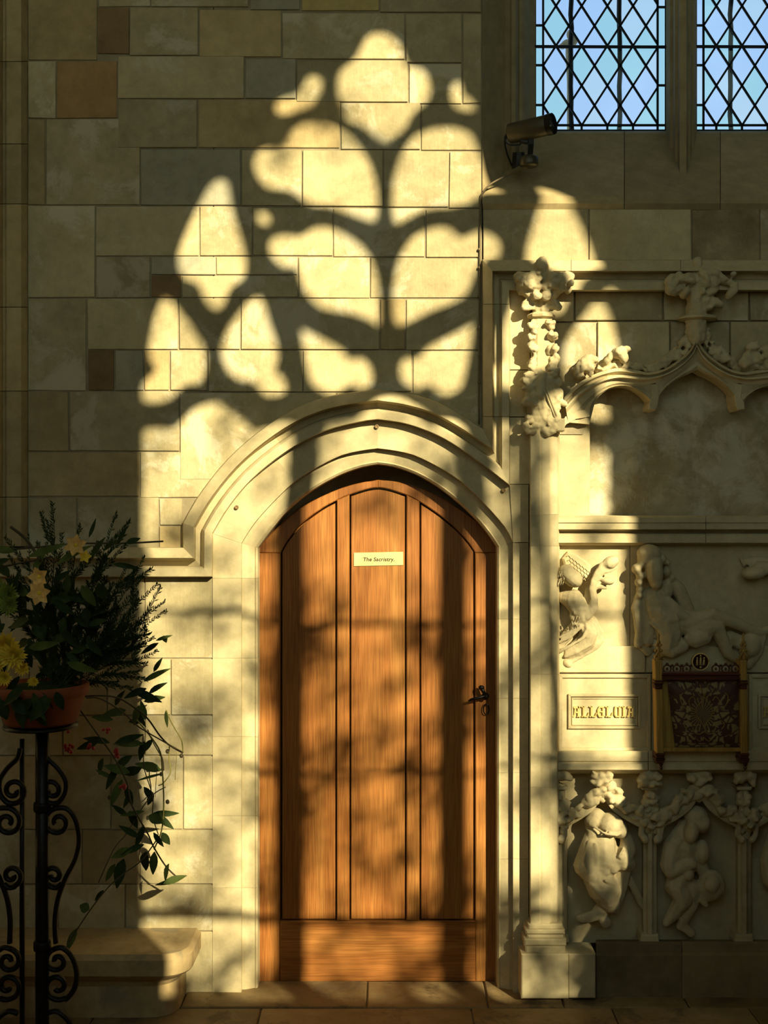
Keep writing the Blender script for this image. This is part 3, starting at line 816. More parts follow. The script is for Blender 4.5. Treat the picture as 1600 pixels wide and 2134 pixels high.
# ogee arch curves, left half then mirrored about x = 1452
OG1 = [(1175,828),(1206,798),(1243,778),(1285,767),(1324,771),(1352,776),(1383,769),(1411,752),(1437,729),(1452,702)]
OG2 = [(1179,852),(1208,822),(1245,799),(1285,787),(1322,789),(1350,790),(1386,782),(1415,766),(1440,744),(1452,722)]
OG3 = [(1184,880),(1214,842),(1250,812),(1285,799),(1322,800),(1350,801),(1388,791),(1420,773),(1443,752),(1452,738)]
def ogn(c): return resample(smooth_curve(c), 40)
def mx(c, a=1452): return [(2*a-x, y) for x, y in c]
O1, O2, O3 = ogn(OG1), ogn(OG2), ogn(OG3)
g3 = fun([(x, y+4) for x, y in O3] + [(x, y+4) for x, y in mx(O3)])
for it in "1104,606,1196,670;1198,606,1380,668;1382,606,1560,668;1562,606,1690,668;1104,672,1243,880;1245,670,1395,800;1397,670,1520,800;1522,670,1690,800".split(';'):
    q = list(map(float, it.split(',')))
    course_stone(*q, 'a', (lambda x: 905 if x < 1184 else g3(x)), .018, mon, .8, depth=.03)
mb = MB(); mb.quad(P(1100, 600, .03), P(1700, 600, .03), P(1700, 735, .03), P(1100, 735, .03)); mb.quad(P(1100, 735, .03), P(1240, 735, .03), P(1215, 905, .03), P(1100, 905, .03)); mb.out('mortar', M['mortar'], mon)
for c1, c2, c3 in ((O1, O2, O3), (mx(O1), mx(O2), mx(O3))):
    for a, b in ((0, 13), (13, 27), (27, 39)):
        f = lambda c: c[a:b+1]
        mb = MB(); A, B_, C_ = f(c1), f(c2), f(c3)
        mb.lofted_solid([at(A, .012), at(A, -.020), at(lerp_curve(A, B_, .35), -.036), at(lerp_curve(A, B_, .5), -.022), at(lerp_curve(A, B_, .68), -.016), at(lerp_curve(A, B_, .8), -.030), at(B_, -.030), at(lerp_curve(B_, C_, .3), -.012), at(C_, -.006)], .06)
        mb.out('ogee_moulding', M['dress'], mon)
# cusped fringe below the ogee: thick foils with deep soffits
CU1 = [(1228,884),(1234,860),(1243,832),(1268,811),(1296,804),(1322,809),(1345,826),(1362,850)]
CU2 = [(1367,849),(1374,827),(1390,806),(1416,788),(1438,778),(1452,770)]
def fringe(inner_, o0, o1, m_):
    n = 18
    I = resample(smooth_curve(inner_), n)
    src = [p for p in O3 if o0 <= p[0] <= o1]; O = resample(src, n)
    if m_: I, O = mx(I), mx(O)
    mb = MB()
    Ib = [Vector((p.x, .10, p.z)) for p in at(I, .018)]
    mb.lofted_solid([at(O, -.004), at(lerp_curve(O, I, .45), .004), at(lerp_curve(O, I, .75), -.002), at(I, .010), Ib], .10)
    mb.out('cusped_foil', M['dress'], mon)
for m_ in (False, True):
    fringe(CU1, 1184, 1364, m_); fringe(CU2, 1364, 1452, m_)
    tip = [(1356,800),(1372,800),(1374,826),(1371,846),(1366,855),(1352,853),(1352,842),(1359,826)]
    tip = mx(tip) if m_ else tip
    slabm(tip, -.004, .10, 'cusp_tip', .003)
# recess: plastered back, lit left strip
slabm([(1160,846),(1229,846),(1229,1078),(1160,1078)], .035, .12, 'jamb_stone')
mb = MB(); q = [(1166,905),(1180,884),(1200,873),(1229,868)]; u = [(1166,888),(1178,868),(1198,858),(1229,852)]
mb.lofted_solid([at(u, .012), at(u, -.006), at(q, -.006), at(q, .012)], .06); mb.out('impost_band', M['dress'], mon)
mb = MB()
nx, nz = 40, 28
gr = [[P(1200+500*i/nx, 730+360*j/nz, .105) + Vector((0, .010*noise.noise(Vector((i*.45, j*.45, 3))) + .006*noise.noise(Vector((i*1.3, j*1.3, 9))), 0)) for i in range(nx+1)] for j in range(nz+1)]
mb.loft(gr); mb.out('plaster_back', M['plaster'], mon, True, label='flaking pale plaster')
# ledge above the reliefs
for a, b in ((1163, 1470), (1471, 1690)):
    hprof(a, b, [(1074, .09), (1075, -.006), (1079, -.020), (1089, -.022), (1090, -.016), (1103, -.020), (1105, .012), (1110, .020), (1113, -.006), (1116, -.012), (1131, -.014), (1134, -.002), (1137, .030)], 'ledge_stone')
# frieze ground
FY = .034
slabm([(1160,1136),(1312,1136),(1312,1347),(1160,1347)], FY, .09, 'frieze_stone', .001); slabm([(1313,1136),(1690,1136),(1690,1347),(1313,1347)], FY, .09, 'frieze_stone', .001)
slabm([(1160,1347),(1345,1347),(1345,1402),(1160,1402)], FY-.020, .09, 'frieze_stone', .003); slabm([(1346,1347),(1690,1347),(1690,1402),(1346,1402)], FY-.016, .09, 'frieze_stone', .003)
# inscription panels
def inscription(x0):
    X = lambda a: x0 + a
    o = slabm([(X(0),1405),(X(193),1405),(X(193),1566),(X(0),1566)], .012, .09, 'inscription_panel', .003, label='panel with raised gilt word ALLELUIA')
    def frame(xa, ya, xb, yb, wd, yf, name):
        mb = MB()
        for pts in ([(xa,ya),(xb,ya),(xb-wd,ya+wd),(xa+wd,ya+wd)], [(xb,ya),(xb,yb),(xb-wd,yb-wd),(xb-wd,ya+wd)], [(xa,yb),(xb,yb),(xb-wd,yb-wd),(xa+wd,yb-wd)], [(xa,ya),(xa,yb),(xa+wd,yb-wd),(xa+wd,ya+wd)]):
            mb.prism(pts, yf, .014, .0015)
        mb.out(name, M['dress'], o)
    frame(X(1), 1406, X(192), 1565, 7, .004, 'border'); frame(X(20), 1447, X(171), 1519, 5, .002, 'moulding'); frame(X(27), 1454, X(164), 1512, 3, .007, 'moulding')
    # raised lombardic letters
    lt = MB()
    def r(a, b, c, d): lt.prism([(a,b),(c,b),(c,d),(a,d)], .0035, .0125, .001)
    def pl(*pts): lt.prism(pts, .0035, .0125, .001)
    y0, y1 = 1472.5, 1495.0
    def L(a): r(a+3, y0, a+6.5, y1); r(a, y0, a+8, y0+2); pl((a+1,y1-2.6),(a+12,y1-2.6),(a+15,y1-10),(a+16.5,y1-9),(a+14,y1),(a+1,y1))
    def A(a):
        r(a+9.3, y0, a+13, y1); r(a+8, y1-2, a+15.5, y1); r(a+.5, y0, a+14, y0+4.2); r(a+4, y0+10.5, a+10, y0+14)
        pl((a+3.4,y0+3),(a+6.2,y0+3),(a+5.4,y1-4),(a+3.4,y1),(a-.6,y1),(a-.6,y1-2),(a+1.6,y1-5))
    def E(a):
        pl((a+4,y0),(a+13,y0),(a+15,y0+4),(a+12,y0+3),(a+6.5,y0+3),(a+5,y0+8),(a+5,y1-8),(a+6.5,y1-3),(a+12,y1-3),(a+15,y1-5),(a+13,y1),(a+4,y1),(a+.5,y1-7),(a+.5,y0+7)); r(a+5, y0+9.5, a+12, y0+12.5); r(a+11, y0+3, a+13, y1-3)
    def U(a):
        pl((a+2,y0),(a+6,y0+1),(a+5,y0+8),(a+5,y1-5),(a+8,y1-2),(a+8,y1),(a+4,y1),(a+1,y1-5),(a+1,y0+8)); r(a+10, y0, a+13.5, y1); r(a+6, y1-2.5, a+12, y1); r(a+4, y0, a+14, y0+2)
    def I(a): r(a+2, y0, a+5.5, y1); r(a, y0, a+7.5, y0+2); r(a, y1-2, a+7.5, y1)
    cur = X(30)
    for ch, adv in (('A', 17), ('L', 16.5), ('L', 16.5), ('E', 17), ('L', 18), ('U', 17), ('I', 11), ('A', 17)):
        {'A': A, 'L': L, 'E': E, 'U': U, 'I': I}[ch](cur); cur += adv
    lt.out('lettering', M['gilt'], o, label='raised gilt letters')
inscription(1164); inscription(1560)
slabm([(1358,1405),(1559,1405),(1559,1566),(1358,1566)], .016, .09, 'plain_panel', .002)
# lower ledge
for a, b in ((1163, 1350), (1351, 1690)):
    hprof(a, b, [(1564, .03), (1565, -.024), (1568, -.030), (1586, -.032), (1588, -.026), (1590, -.030), (1592, -.036), (1604, -.038), (1606, -.030), (1612, .0)], 'ledge_stone')
# niches
for a, b in ((1160, 1350), (1350, 1548), (1548, 1690)):
    slabm([(a,1606),(b,1606),(b,1965),(a,1965)], .060, .10, 'niche_back', 0)
def niche_column(cx, half=False):
    o = blob('niche_column', [('e', cx, 1616, -.008, 24, 12, .030)] + lumps(cx-20, 1608, cx+20, 1636, -.012, 16, 6, 9) + lumps(cx-12, 1655, cx+14, 1735, .006, 34, 5, 8, .02) + [('c', [(cx, 1640, .02, 11), (cx, 1740, .02, 13)], 1.2)], M['carve'], mon)
    mb = MB(); k = S
    for dx, y in ((0, 0),):
        mb.lofted_solid([[P(cx+a, 1738, yy), P(cx+a, 1950, yy)] for a, yy in ((-15, .04), (-14, .014), (-8, .006), (-4, -.006), (4, -.006), (8, .006), (14, .014), (15, .04))], .062)
    mb.prism([(cx-17,1640),(cx+17,1640),(cx+15,1647),(cx-15,1647)], -.012, .06, .002)
    mb.prism([(cx-18,1948),(cx+18,1948),(cx+20,1965),(cx-20,1965)], -.010, .06, .004)
    mb.out('shaft', M['dress'], o)
for cx in (1167, 1354, 1551): niche_column(cx)
def canopy(cx):
    Lh = [(cx, 1656), (cx-8, 1672), (cx-22, 1690), (cx-45, 1707), (cx-72, 1722), (cx-86, 1730)]
    Uh = [(cx, 1640), (cx-16, 1650), (cx-34, 1668), (cx-56, 1686), (cx-78, 1700), (cx-90, 1708)]
    for s_ in (1, -1):
        l = [(cx+(x-cx)*s_, y) for x, y in resample(smooth_curve(Lh), 12)]; u = [(cx+(x-cx)*s_, y) for x, y in resample(smooth_curve(Uh), 12)]
        mb = MB(); mb.lofted_solid([at(u, .02), at(u, -.006), at(lerp_curve(u, l, .7), -.018), at(l, -.016), [Vector((p.x, .058, p.z)) for p in at(l, -.012)]], .058)
        mb.out('canopy_limb', M['dress'], mon)
        it = []
        for t in (1, 3, 5, 7, 9, 11):
            px, py = u[t]
            it += lumps(px-12, py-12, px+12, py+14, -.014, 7, 6, 9)
        px, py = l[-1]
        it += [('c', [(px+3*s_, py-14, -.01, 9), (px+6*s_, py+8, -.012, 7), (px+1*s_, py+20, -.014, 6)])] + [('e', px-2*s_, py+20, -.02, 8, 9, .014)]
        blob('crocket_leaves', it, M['carve'], mon)
    blob('canopy_finial', [('e', cx, 1622, -.005, 18, 16, .025)] + lumps(cx-22, 1609, cx+22, 1634, -.014, 18, 6, 9) + [('c', [(cx, 1632, 0, 12), (cx, 1660, 0, 13)], 1)], M['carve'], mon)
    mb = MB(); mb.lathe(P(cx, 1643, .01) , [(.030, -.006), (.036, -.002), (.036, .003), (.028, .007)], 14); mb.out('canopy_ring', M['dress'], mon, True)
canopy(1256); canopy(1457); canopy(1655)
# figures in the niches (worn, faces broken away)
NF = 0.02
blob('niche_figure', [
    ('e', 1242, 1706, .02, 22, 22, .045), ('e', 1272, 1718, -.005, 28, 24, .05, 15), ('e', 1232, 1712, .0, 15, 12, .04),
    ('c', [(1228, 1724, .0, 10), (1238, 1734, -.01, 11), (1232, 1742, -.01, 9)]), ('e', 1290, 1728, .01, 18, 18, .05),
    ('c', [(1230, 1745, .01, 15), (1226, 1770, -.005, 20), (1220, 1803, -.012, 26), (1226, 1815, -.01, 22)], 1.0),
    ('c', [(1255, 1745, .02, 28), (1256, 1790, .01, 34), (1250, 1815, .02, 34)], 1.0),
    ('c', [(1306, 1748, .01, 14), (1308, 1770, .0, 19), (1296, 1792, -.005, 22), (1312, 1800, .0, 14)], 1.0),
    ('e', 1266, 1797, -.03, 10, 12, .02), ('e', 1278, 1808, -.02, 12, 14, .025), ('e', 1262, 1815, -.02, 8, 12, .02),
    ('c', [(1245, 1828, .005, 32), (1256, 1850, .0, 34), (1272, 1878, .01, 24), (1280, 1893, .015, 13)], .9),
    ('c', [(1300, 1810, .02, 18), (1290, 1850, .02, 18), (1284, 1880, .02, 14)], .9),
    ('c', [(1246, 1892, .01, 9), (1240, 1908, .005, 12), (1218, 1913, -.002, 11), (1206, 1914, -.002, 8)]), ('c', [(1250, 1900, .01, 12), (1262, 1922, .02, 13)]),
    ('c', [(1310, 1830, .03, 9), (1335, 1880, .035, 9), (1362, 1915, .03, 8)]),
    ('c', [(1226, 1755, -.028, 3.5), (1216, 1795, -.052, 3.5), (1226, 1818, -.05, 3.5)]), ('c', [(1240, 1760, -.03, 4), (1243, 1800, -.04, 4), (1238, 1835, -.035, 4)]), ('c', [(1262, 1835, -.05, 4), (1284, 1845, -.03, 4), (1290, 1860, -.02, 3)]), ('c', [(1236, 1850, -.045, 4), (1256, 1870, -.045, 4), (1278, 1888, -.02, 3)]), ('c', [(1300, 1765, -.03, 3), (1290, 1785, -.04, 3), (1312, 1806, -.02, 4)]), ('c', [(1270, 1758, -.02, 4), (1266, 1778, -.03, 4), (1274, 1792, -.035, 4)]), ('c', [(1236, 1722, -.035, 3), (1262, 1738, -.055, 3), (1285, 1741, -.05, 3), (1300, 1732, -.03, 3)]),
], M['carve'], mon, .004, 2, disp=.004, label='worn robed figure, headgear broken, half in sunlight')
blob('niche_figure', [
    ('e', 1450, 1702, .01, 25, 24, .045), ('e', 1440, 1734, -.02, 16, 24, .035, 12), ('e', 1462, 1715, .0, 18, 20, .04),
    ('c', [(1425, 1725, .02, 18), (1402, 1765, .01, 22), (1393, 1800, -.005, 19), (1398, 1815, -.01, 17)], 1.0),
    ('c', [(1398, 1816, -.015, 15), (1420, 1808, -.025, 13), (1442, 1800, -.028, 11)]), ('c', [(1430, 1765, .01, 24), (1425, 1800, .02, 28), (1410, 1845, .015, 27)], 1.0),
    ('e', 1463, 1775, .0, 16, 26, .03), ('c', [(1455, 1790, .01, 16), (1465, 1815, .01, 14)]), ('e', 1434, 1822, -.02, 13, 14, .02),
    ('c', [(1412, 1850, .005, 24), (1424, 1874, .0, 20), (1402, 1905, .01, 14), (1388, 1922, .015, 10)], .9),
    ('c', [(1440, 1850, .01, 20), (1442, 1885, .01, 14), (1425, 1915, .015, 12), (1418, 1930, .02, 10)], .9),
    ('c', [(1420, 1928, .015, 10), (1440, 1944, .01, 10)]), ('e', 1482, 1845, .005, 30, 33, .03), ('c', [(1460, 1872, .0, 8), (1470, 1885, .0, 6)]), ('c', [(1475, 1870, .0, 9), (1500, 1858, .01, 8)]),
    ('e', 1483, 1842, -.018, 17, 19, .02),
], M['carve'], mon, .004, 2, disp=.004, label='crouched hooded figure with folded arms, in shadow')
blob('niche_figure', [('e', 1638, 1705, .01, 24, 26, .045), ('c', [(1620, 1735, .02, 22), (1606, 1790, .0, 24), (1612, 1830, .0, 26)], 1), ('c', [(1650, 1750, .02, 28), (1648, 1830, .01, 32), (1640, 1900, .02, 20)], 1)], M['carve'], mon, .005, 2, disp=.004, label='worn figure cut by the right edge of the picture')
# plinth
for a, b in ((1242, 1420), (1421, 1690)):
    hprof(a, b, [(1958, .06), (1962, -.010), (1968, -.022), (1985, -.026), (1992, -.040), (2083, -.044)], 'plinth_stone', 'plinth')
# tall pilaster beside the door
for y0, y1 in ((896, 1072), (1072, 1138), (1138, 1405), (1405, 1640), (1640, 1930)):
    mb = MB(); vp_ = [(1104, -.02), (1104, -.062), (1106, -.066), (1124, -.068), (1126, -.062), (1130, -.064), (1144, -.066), (1147, -.056), (1150, -.050), (1160, -.046), (1163, -.030), (1166, .02)]
    mb.lofted_solid([[P(x, y0+.2, y), P(x, y1-.2, y)] for x, y in vp_], .03); mb.out('pilaster_stone', M['dress'], mon)
def stepped(x0, x1, rows_, name):
    for (ya, yb_, ex, yf) in rows_:
        mb = MB(); mb.prism([(x0-ex, ya), (x1+ex, ya), (x1+ex, yb_), (x0-ex, yb_)], yf, .02, min(.005, (yb_-ya)*S*.4)); mb.out(name, M['dress'], mon)
stepped(1104, 1168, [(1926, 1938, 4, -.074), (1938, 1948, 9, -.084), (1948, 1957, 6, -.078), (1957, 1972, 12, -.088), (1972, 1988, 10, -.086)], 'pilaster_base')
slabm([(1086,1988),(1184,1988),(1184,2082),(1086,2082)], -.100, .02, 'pilaster_plinth', .004)
slabm([(1184,1988),(1241,1988),(1241,2081),(1184,2081)], -.092, .02, 'plinth_stone', .004)
# pinnacle on top of the pilaster
pn = blob('pinnacle_base', [('c', [(1128, 800, -.03, 32), (1130, 850, -.03, 34), (1130, 885, -.03, 30)], 1.0)] + lumps(1092, 772, 1172, 800, -.06, 26, 7, 12) + lumps(1092, 800, 1125, 850, -.062, 26, 6, 10) + lumps(1140, 810, 1172, 868, -.058, 26, 6, 10) + lumps(1093, 868, 1165, 902, -.064, 26, 6, 9) +
    [('c', [(1132, 782, -.085, 4), (1126, 800, -.086, 10), (1126, 820, -.085, 12)])], M['carve'], mon, .004, 1, label='crumbled leaf carving round the pinnacle foot')
slabm([(1157,872),(1177,872),(1177,898),(1157,898)], -.085, -.02, 'corbel_block', .003)
mb = MB()
for a, b in (((1132,806),(1157,872)), ((1137,804),(1161,870))):
    mb.tube([P(*a, -.093), P(*b, -.080)], .004, 5)
mb.out('gable_rib', M['dress'], mon, True)
mb = MB(); mb.lofted_solid([[P(x0, 664, y), P(x1, 800, y)] for x0, x1, y in ((1108, 1104, .0), (1110, 1106, -.055), (1120, 1120, -.066), (1142, 1146, -.066), (1150, 1160, -.055), (1152, 1163, .0))], .02); mb.out('pinnacle_shaft', M['dress'], mon)
cr = []
for k, yy in enumerate((676, 700, 724, 750, 772)):
    for sx_ in (-1, 1):
        bx_ = (1109 - k*.9) if sx_ < 0 else (1148 + k*2)
        cr += lumps(bx_-7, yy-7, bx_+8, yy+8, -.068, 6, 5, 8.5, .016)
blob('pinnacle_crockets', cr, M['carve'], mon, .0038, 1)
mb = MB(); mb.lathe(P(1127, 659, -.028), [(.036, -.010), (.048, -.006), (.050, .002), (.040, .010)], 8); mb.out('pinnacle_ring', M['dress'], mon)
cap = [('c', [(1128, 656, -.03, 18), (1128, 628, -.03, 20), (1130, 600, -.035, 26), (1130, 578, -.03, 30)], 1.1), ('e', 1130, 558, -.055, 15, 24, .035)]
for sx_, ex_ in ((-1, 1078), (1, 1188)):
    cap += [('c', [(1128+sx_*14, 628, -.05, 8), (1128+sx_*30, 606, -.07, 12), (ex_-sx_*14, 590, -.082, 15), (ex_-sx_*4, 578, -.078, 13)], .9), ('c', [(ex_-sx_*16, 582, -.09, 15), (ex_-sx_*36, 580, -.095, 14)], .8),
            ('c', [(1128+sx_*12, 596, -.09, 12), (1128+sx_*26, 588, -.10, 13)], .8), ('c', [(1128+sx_*18, 640, -.05, 6), (1128+sx_*34, 640, -.06, 9), (1128+sx_*30, 630, -.06, 8)]), ('e', ex_-sx_*6, 600, -.06, 9, 15, .025), ('e', 1128+sx_*11, 616, -.085, 11, 11, .02)]
blob('pinnacle_capital', cap + lumps(1078, 570, 1122, 596, -.10, 9, 5, 8, .014) + lumps(1142, 568, 1190, 598, -.10, 9, 5, 9, .014), M['carve'], mon, .0036, 0, label='leafy capital topped by a bud')
# finial and crockets of the great ogee
blob('ogee_finial', [('c', [(1450, 700, -.01, 22), (1450, 660, -.015, 24), (1452, 630, -.02, 22), (1452, 590, -.02, 28)], 1.0), ('e', 1452, 555, -.03, 11, 20, .03)] + lumps(1392, 572, 1445, 615, -.055, 24, 7, 12) + lumps(1462, 568, 1530, 612, -.055, 26, 7, 12) + lumps(1470, 625, 1505, 650, -.03, 8, 7, 10) + lumps(1395, 600, 1412, 612, -.04, 6, 6, 9), M['carve'], mon, .0045, 1, label='leafy finial over the ogee point')
mb = MB(); mb.lathe(P(1452, 665, .0), [(.060, -.008), (.074, -.003), (.074, .004), (.056, .010)], 8); mb.out('finial_ring', M['dress'], mon)
def band(x0, x1, a=1452, mirror=False):
    it = []
    f = fun(O1)
    n = int((x1-x0)*.75)
    for k in range(n):
        px = x0 + (x1-x0)*k/n; hm = 12 + 42*max(0, (px-1345)/100)**1.3; h = R.uniform(1, hm)
        r = R.uniform(4, 8.5)
        it.append(('e', (2*a-px) if mirror else px, f(px)-h, .008-.022*R.random()*(1-.5*h/hm), r, r*.65, .016, R.uniform(-70, 70)))
    return it
blob('crocket_leaves', [('e', 1222, 757, -.025, 24, 17, .035, -30), ('e', 1238, 750, -.035, 10, 9, .025), ('e', 1212, 765, -.03, 10, 16, .03, 15), ('e', 1203, 770, -.03, 6, 18, .02, 10), ('e', 1228, 768, -.04, 12, 8, .02)] + lumps(1195, 772, 1232, 786, -.02, 8, 5, 8), M['carve'], mon, .004, 1)
blob('crocket_leaves', [('e', 1290, 735, -.03, 17, 12, .03, -10), ('e', 1300, 745, -.035, 10, 12, .02), ('e', 1268, 748, -.025, 8, 14, .02, 25), ('e', 1306, 728, -.03, 9, 8, .02)] + band(1245, 1345), M['carve'], mon, .004, 1)
blob('crocket_leaves', band(1345, 1452), M['carve'], mon, .0045, 1)
blob('crocket_leaves', band(1345, 1452, mirror=True) + band(1250, 1345, mirror=True) + lumps(1545, 715, 1600, 765, -.02, 22, 7, 12), M['carve'], mon, .0045, 1)

# ---- relief figures on the frieze
RY = FY
ang = blob('relief_angel', [
    ('e', 1190, 1203, -.02, 27, 18, .045, 38), ('e', 1180, 1192, -.02, 18, 16, .04), 
    ('c', [(1175, 1245, .01, 14), (1195, 1250, -.005, 22), (1206, 1268, -.005, 22), (1212, 1285, .0, 18)], 1.1),
    ('c', [(1198, 1284, -.01, 13), (1222, 1280, -.02, 13), (1236, 1266, -.025, 11), (1238, 1248, -.03, 9), (1234, 1228, -.03, 8.5), (1238, 1210, -.03, 8)]),
    ('c', [(1238, 1212, -.03, 8), (1246, 1196, -.03, 10), (1258, 1182, -.03, 12), (1266, 1178, -.03, 12)]), ('e', 1272, 1172, -.03, 19, 13, .03, -28), ('c', [(1252, 1192, -.035, 5), (1270, 1190, -.035, 4), (1284, 1183, -.03, 3)]),
    ('c', [(1240, 1222, -.025, 7), (1254, 1222, -.025, 6), (1262, 1225, -.02, 4)]), ('e', 1265, 1211, -.03, 15, 8, .022, 8),
    ('c', [(1226, 1262, .0, 14), (1226, 1230, .01, 8)]),
    ('c', [(1200, 1290, -.005, 10), (1196, 1308, -.01, 7)]),
    ('c', [(1215, 1290, .01, 16), (1226, 1318, .005, 20), (1222, 1335, .01, 20), (1204, 1350, .015, 18), (1186, 1362, .02, 14)], .9),
    ('c', [(1235, 1290, .02, 8), (1250, 1318, .015, 8), (1251, 1334, .015, 8), (1240, 1348, .015, 8), (1215, 1363, .015, 7), (1192, 1377, .015, 6)]),
    ('c', [(1220, 1290, -.012, 4), (1224, 1312, -.024, 4), (1214, 1330, -.024, 4), (1180, 1350, -.012, 4), (1166, 1358, .0, 4)]),
    ('c', [(1230, 1292, -.008, 4), (1241, 1322, -.016, 4), (1232, 1342, -.016, 4), (1202, 1358, -.008, 4), (1178, 1368, .004, 4)]),
    ('c', [(1211, 1292, -.012, 4), (1209, 1308, -.02, 4), (1190, 1326, -.012, 4), (1166, 1338, .0, 4)]), ('c', [(1204, 1300, -.01, 3.5), (1188, 1318, -.008, 3.5), (1166, 1328, .0, 3)]),
    ('c', [(1200, 1300, .005, 10), (1180, 1325, .015, 12), (1166, 1345, .02, 10)]),
    ('e', 1182, 1382, .022, 12, 10, .02, 30),
], M['carve'], mon, .0036, 1, disp=.004, label='faceless angel kneeling with a posy, in sunlight')
wg = MB(); wg.prism([(1183,1150),(1202,1156),(1220,1168),(1232,1180),(1229,1209),(1208,1202),(1176,1180),(1172,1164)], .006, FY+.01, .006); wg.out('wing', M['carve'], ang)
fe = MB()
for k in range(7):
    for j in range(4):
        a = (1180+k*7+j*1.5, 1160+k*5.5+j*9); 
        fe.tube([P(a[0], a[1], .005), P(a[0]+5, a[1]-3, .0035), P(a[0]+9, a[1]+3, .005)], .0016, 4)
for k in range(24):
    a = (1163+R.uniform(0, 14), 1188+R.uniform(0, 28)); fe.tube([P(*a, -.048), P(a[0]-2, a[1]+7, -.045)], .0018, 4)
for k in range(16):
    a = (1191+R.uniform(0, 18), 1272+R.uniform(0, 28)); fe.tube([P(*a, -.035), P(a[0]-1, a[1]+8, -.03)], .0018, 4)
fe.out('feather_lines', M['carve'], ang, True, kind='stuff')
# hair roll that hangs below the head
rec = blob('relief_reclining_figure', [
    ('e', 1352, 1154, -.015, 26, 20, .05), ('e', 1363, 1190, -.035, 19, 34, .04, -4), ('e', 1345, 1165, -.01, 18, 18, .045), ('e', 1378, 1165, -.01, 10, 12, .03), ('e', 1366, 1212, -.03, 15, 18, .035), ('e', 1335, 1175, -.015, 8, 9, .03),
    ('e', 1326, 1186, -.02, 10, 11, .03), ('e', 1334, 1200, -.015, 9, 10, .03), ('e', 1331, 1214, -.015, 9, 9, .028), ('e', 1333, 1228, -.01, 8, 9, .025), ('e', 1332, 1240, -.01, 8, 8, .025),
    ('e', 1388, 1172, -.005, 8, 8, .025), ('e', 1388, 1192, -.005, 9, 12, .03), ('e', 1398, 1204, .0, 8, 10, .025), ('e', 1390, 1214, .0, 8, 9, .025),
    ('c', [(1385, 1228, .0, 20), (1360, 1245, .0, 26), (1370, 1270, -.005, 30), (1385, 1290, -.005, 32), (1392, 1318, .0, 30), (1390, 1345, .01, 24)], 1.0),
    ('c', [(1332, 1248, .0, 12), (1327, 1268, -.005, 13), (1331, 1292, -.005, 12), (1333, 1320, .0, 11), (1330, 1342, .005, 10)], 1.0), ('c', [(1350, 1262, -.01, 11), (1352, 1300, -.01, 11), (1350, 1335, .0, 12)], .9),
    ('c', [(1402, 1212, .0, 10), (1414, 1228, .0, 15), (1424, 1252, .0, 15), (1438, 1276, .005, 12)], .8),
    ('c', [(1388, 1252, -.02, 12), (1405, 1266, -.025, 12), (1424, 1284, -.02, 11), (1434, 1290, -.015, 10)]),
    ('c', [(1425, 1300, .0, 18), (1455, 1290, -.01, 17), (1484, 1280, -.015, 15), (1515, 1292, -.01, 14), (1550, 1306, .0, 12), (1585, 1318, .01, 10), (1600, 1310, .01, 8)], 1.0),
    ('c', [(1440, 1312, .0, 20), (1470, 1308, -.015, 20), (1492, 1306, -.015, 17), (1505, 1335, -.005, 14), (1518, 1362, .0, 12), (1532, 1372, .0, 10)], 1.0),
    ('e', 1455, 1328, -.01, 30, 20, .04, -20), ('c', [(1430, 1330, -.02, 6), (1450, 1345, -.03, 6), (1475, 1335, -.03, 6), (1482, 1318, -.03, 5)]), ('c', [(1440, 1322, -.03, 5), (1458, 1334, -.04, 5), (1472, 1322, -.04, 5)]),
    ('c', [(1370, 1345, .01, 14), (1400, 1356, .0, 16), (1420, 1345, .0, 16)], 1.0), ('c', [(1330, 1340, .01, 8), (1350, 1358, .01, 10)]),
    ('e', 1562, 1345, .005, 24, 26, .035), ('c', [(1585, 1330, .01, 12), (1575, 1360, .01, 14), (1560, 1385, .01, 10)]), ('c', [(1520, 1330, .01, 16), (1545, 1340, .01, 16)]),
    ('c', [(1366, 1282, -.035, 4), (1390, 1296, -.045, 4), (1405, 1320, -.035, 4)]), ('c', [(1360, 1300, -.035, 4), (1380, 1318, -.04, 4), (1400, 1335, -.03, 4)]),
    ('c', [(1352, 1160, -.05, 0.1+3), (1376, 1166, -.045, 3)]),
], M['carve'], mon, .004, 1, disp=.004, label='faceless long-haired figure reclining behind the framed brocade')
blob('relief_wing', [('e', 1572, 1194, .0, 27, 15, .04, -8), ('e', 1600, 1185, .005, 30, 14, .03, 15), ('c', [(1542, 1162, .03, 3), (1550, 1178, .02, 4)]), ('e', 1580, 1170, .026, 36, 11, .012)], M['carve'], mon, .004, 1, disp=.004, label='small broken wing shape at upper right of frieze')

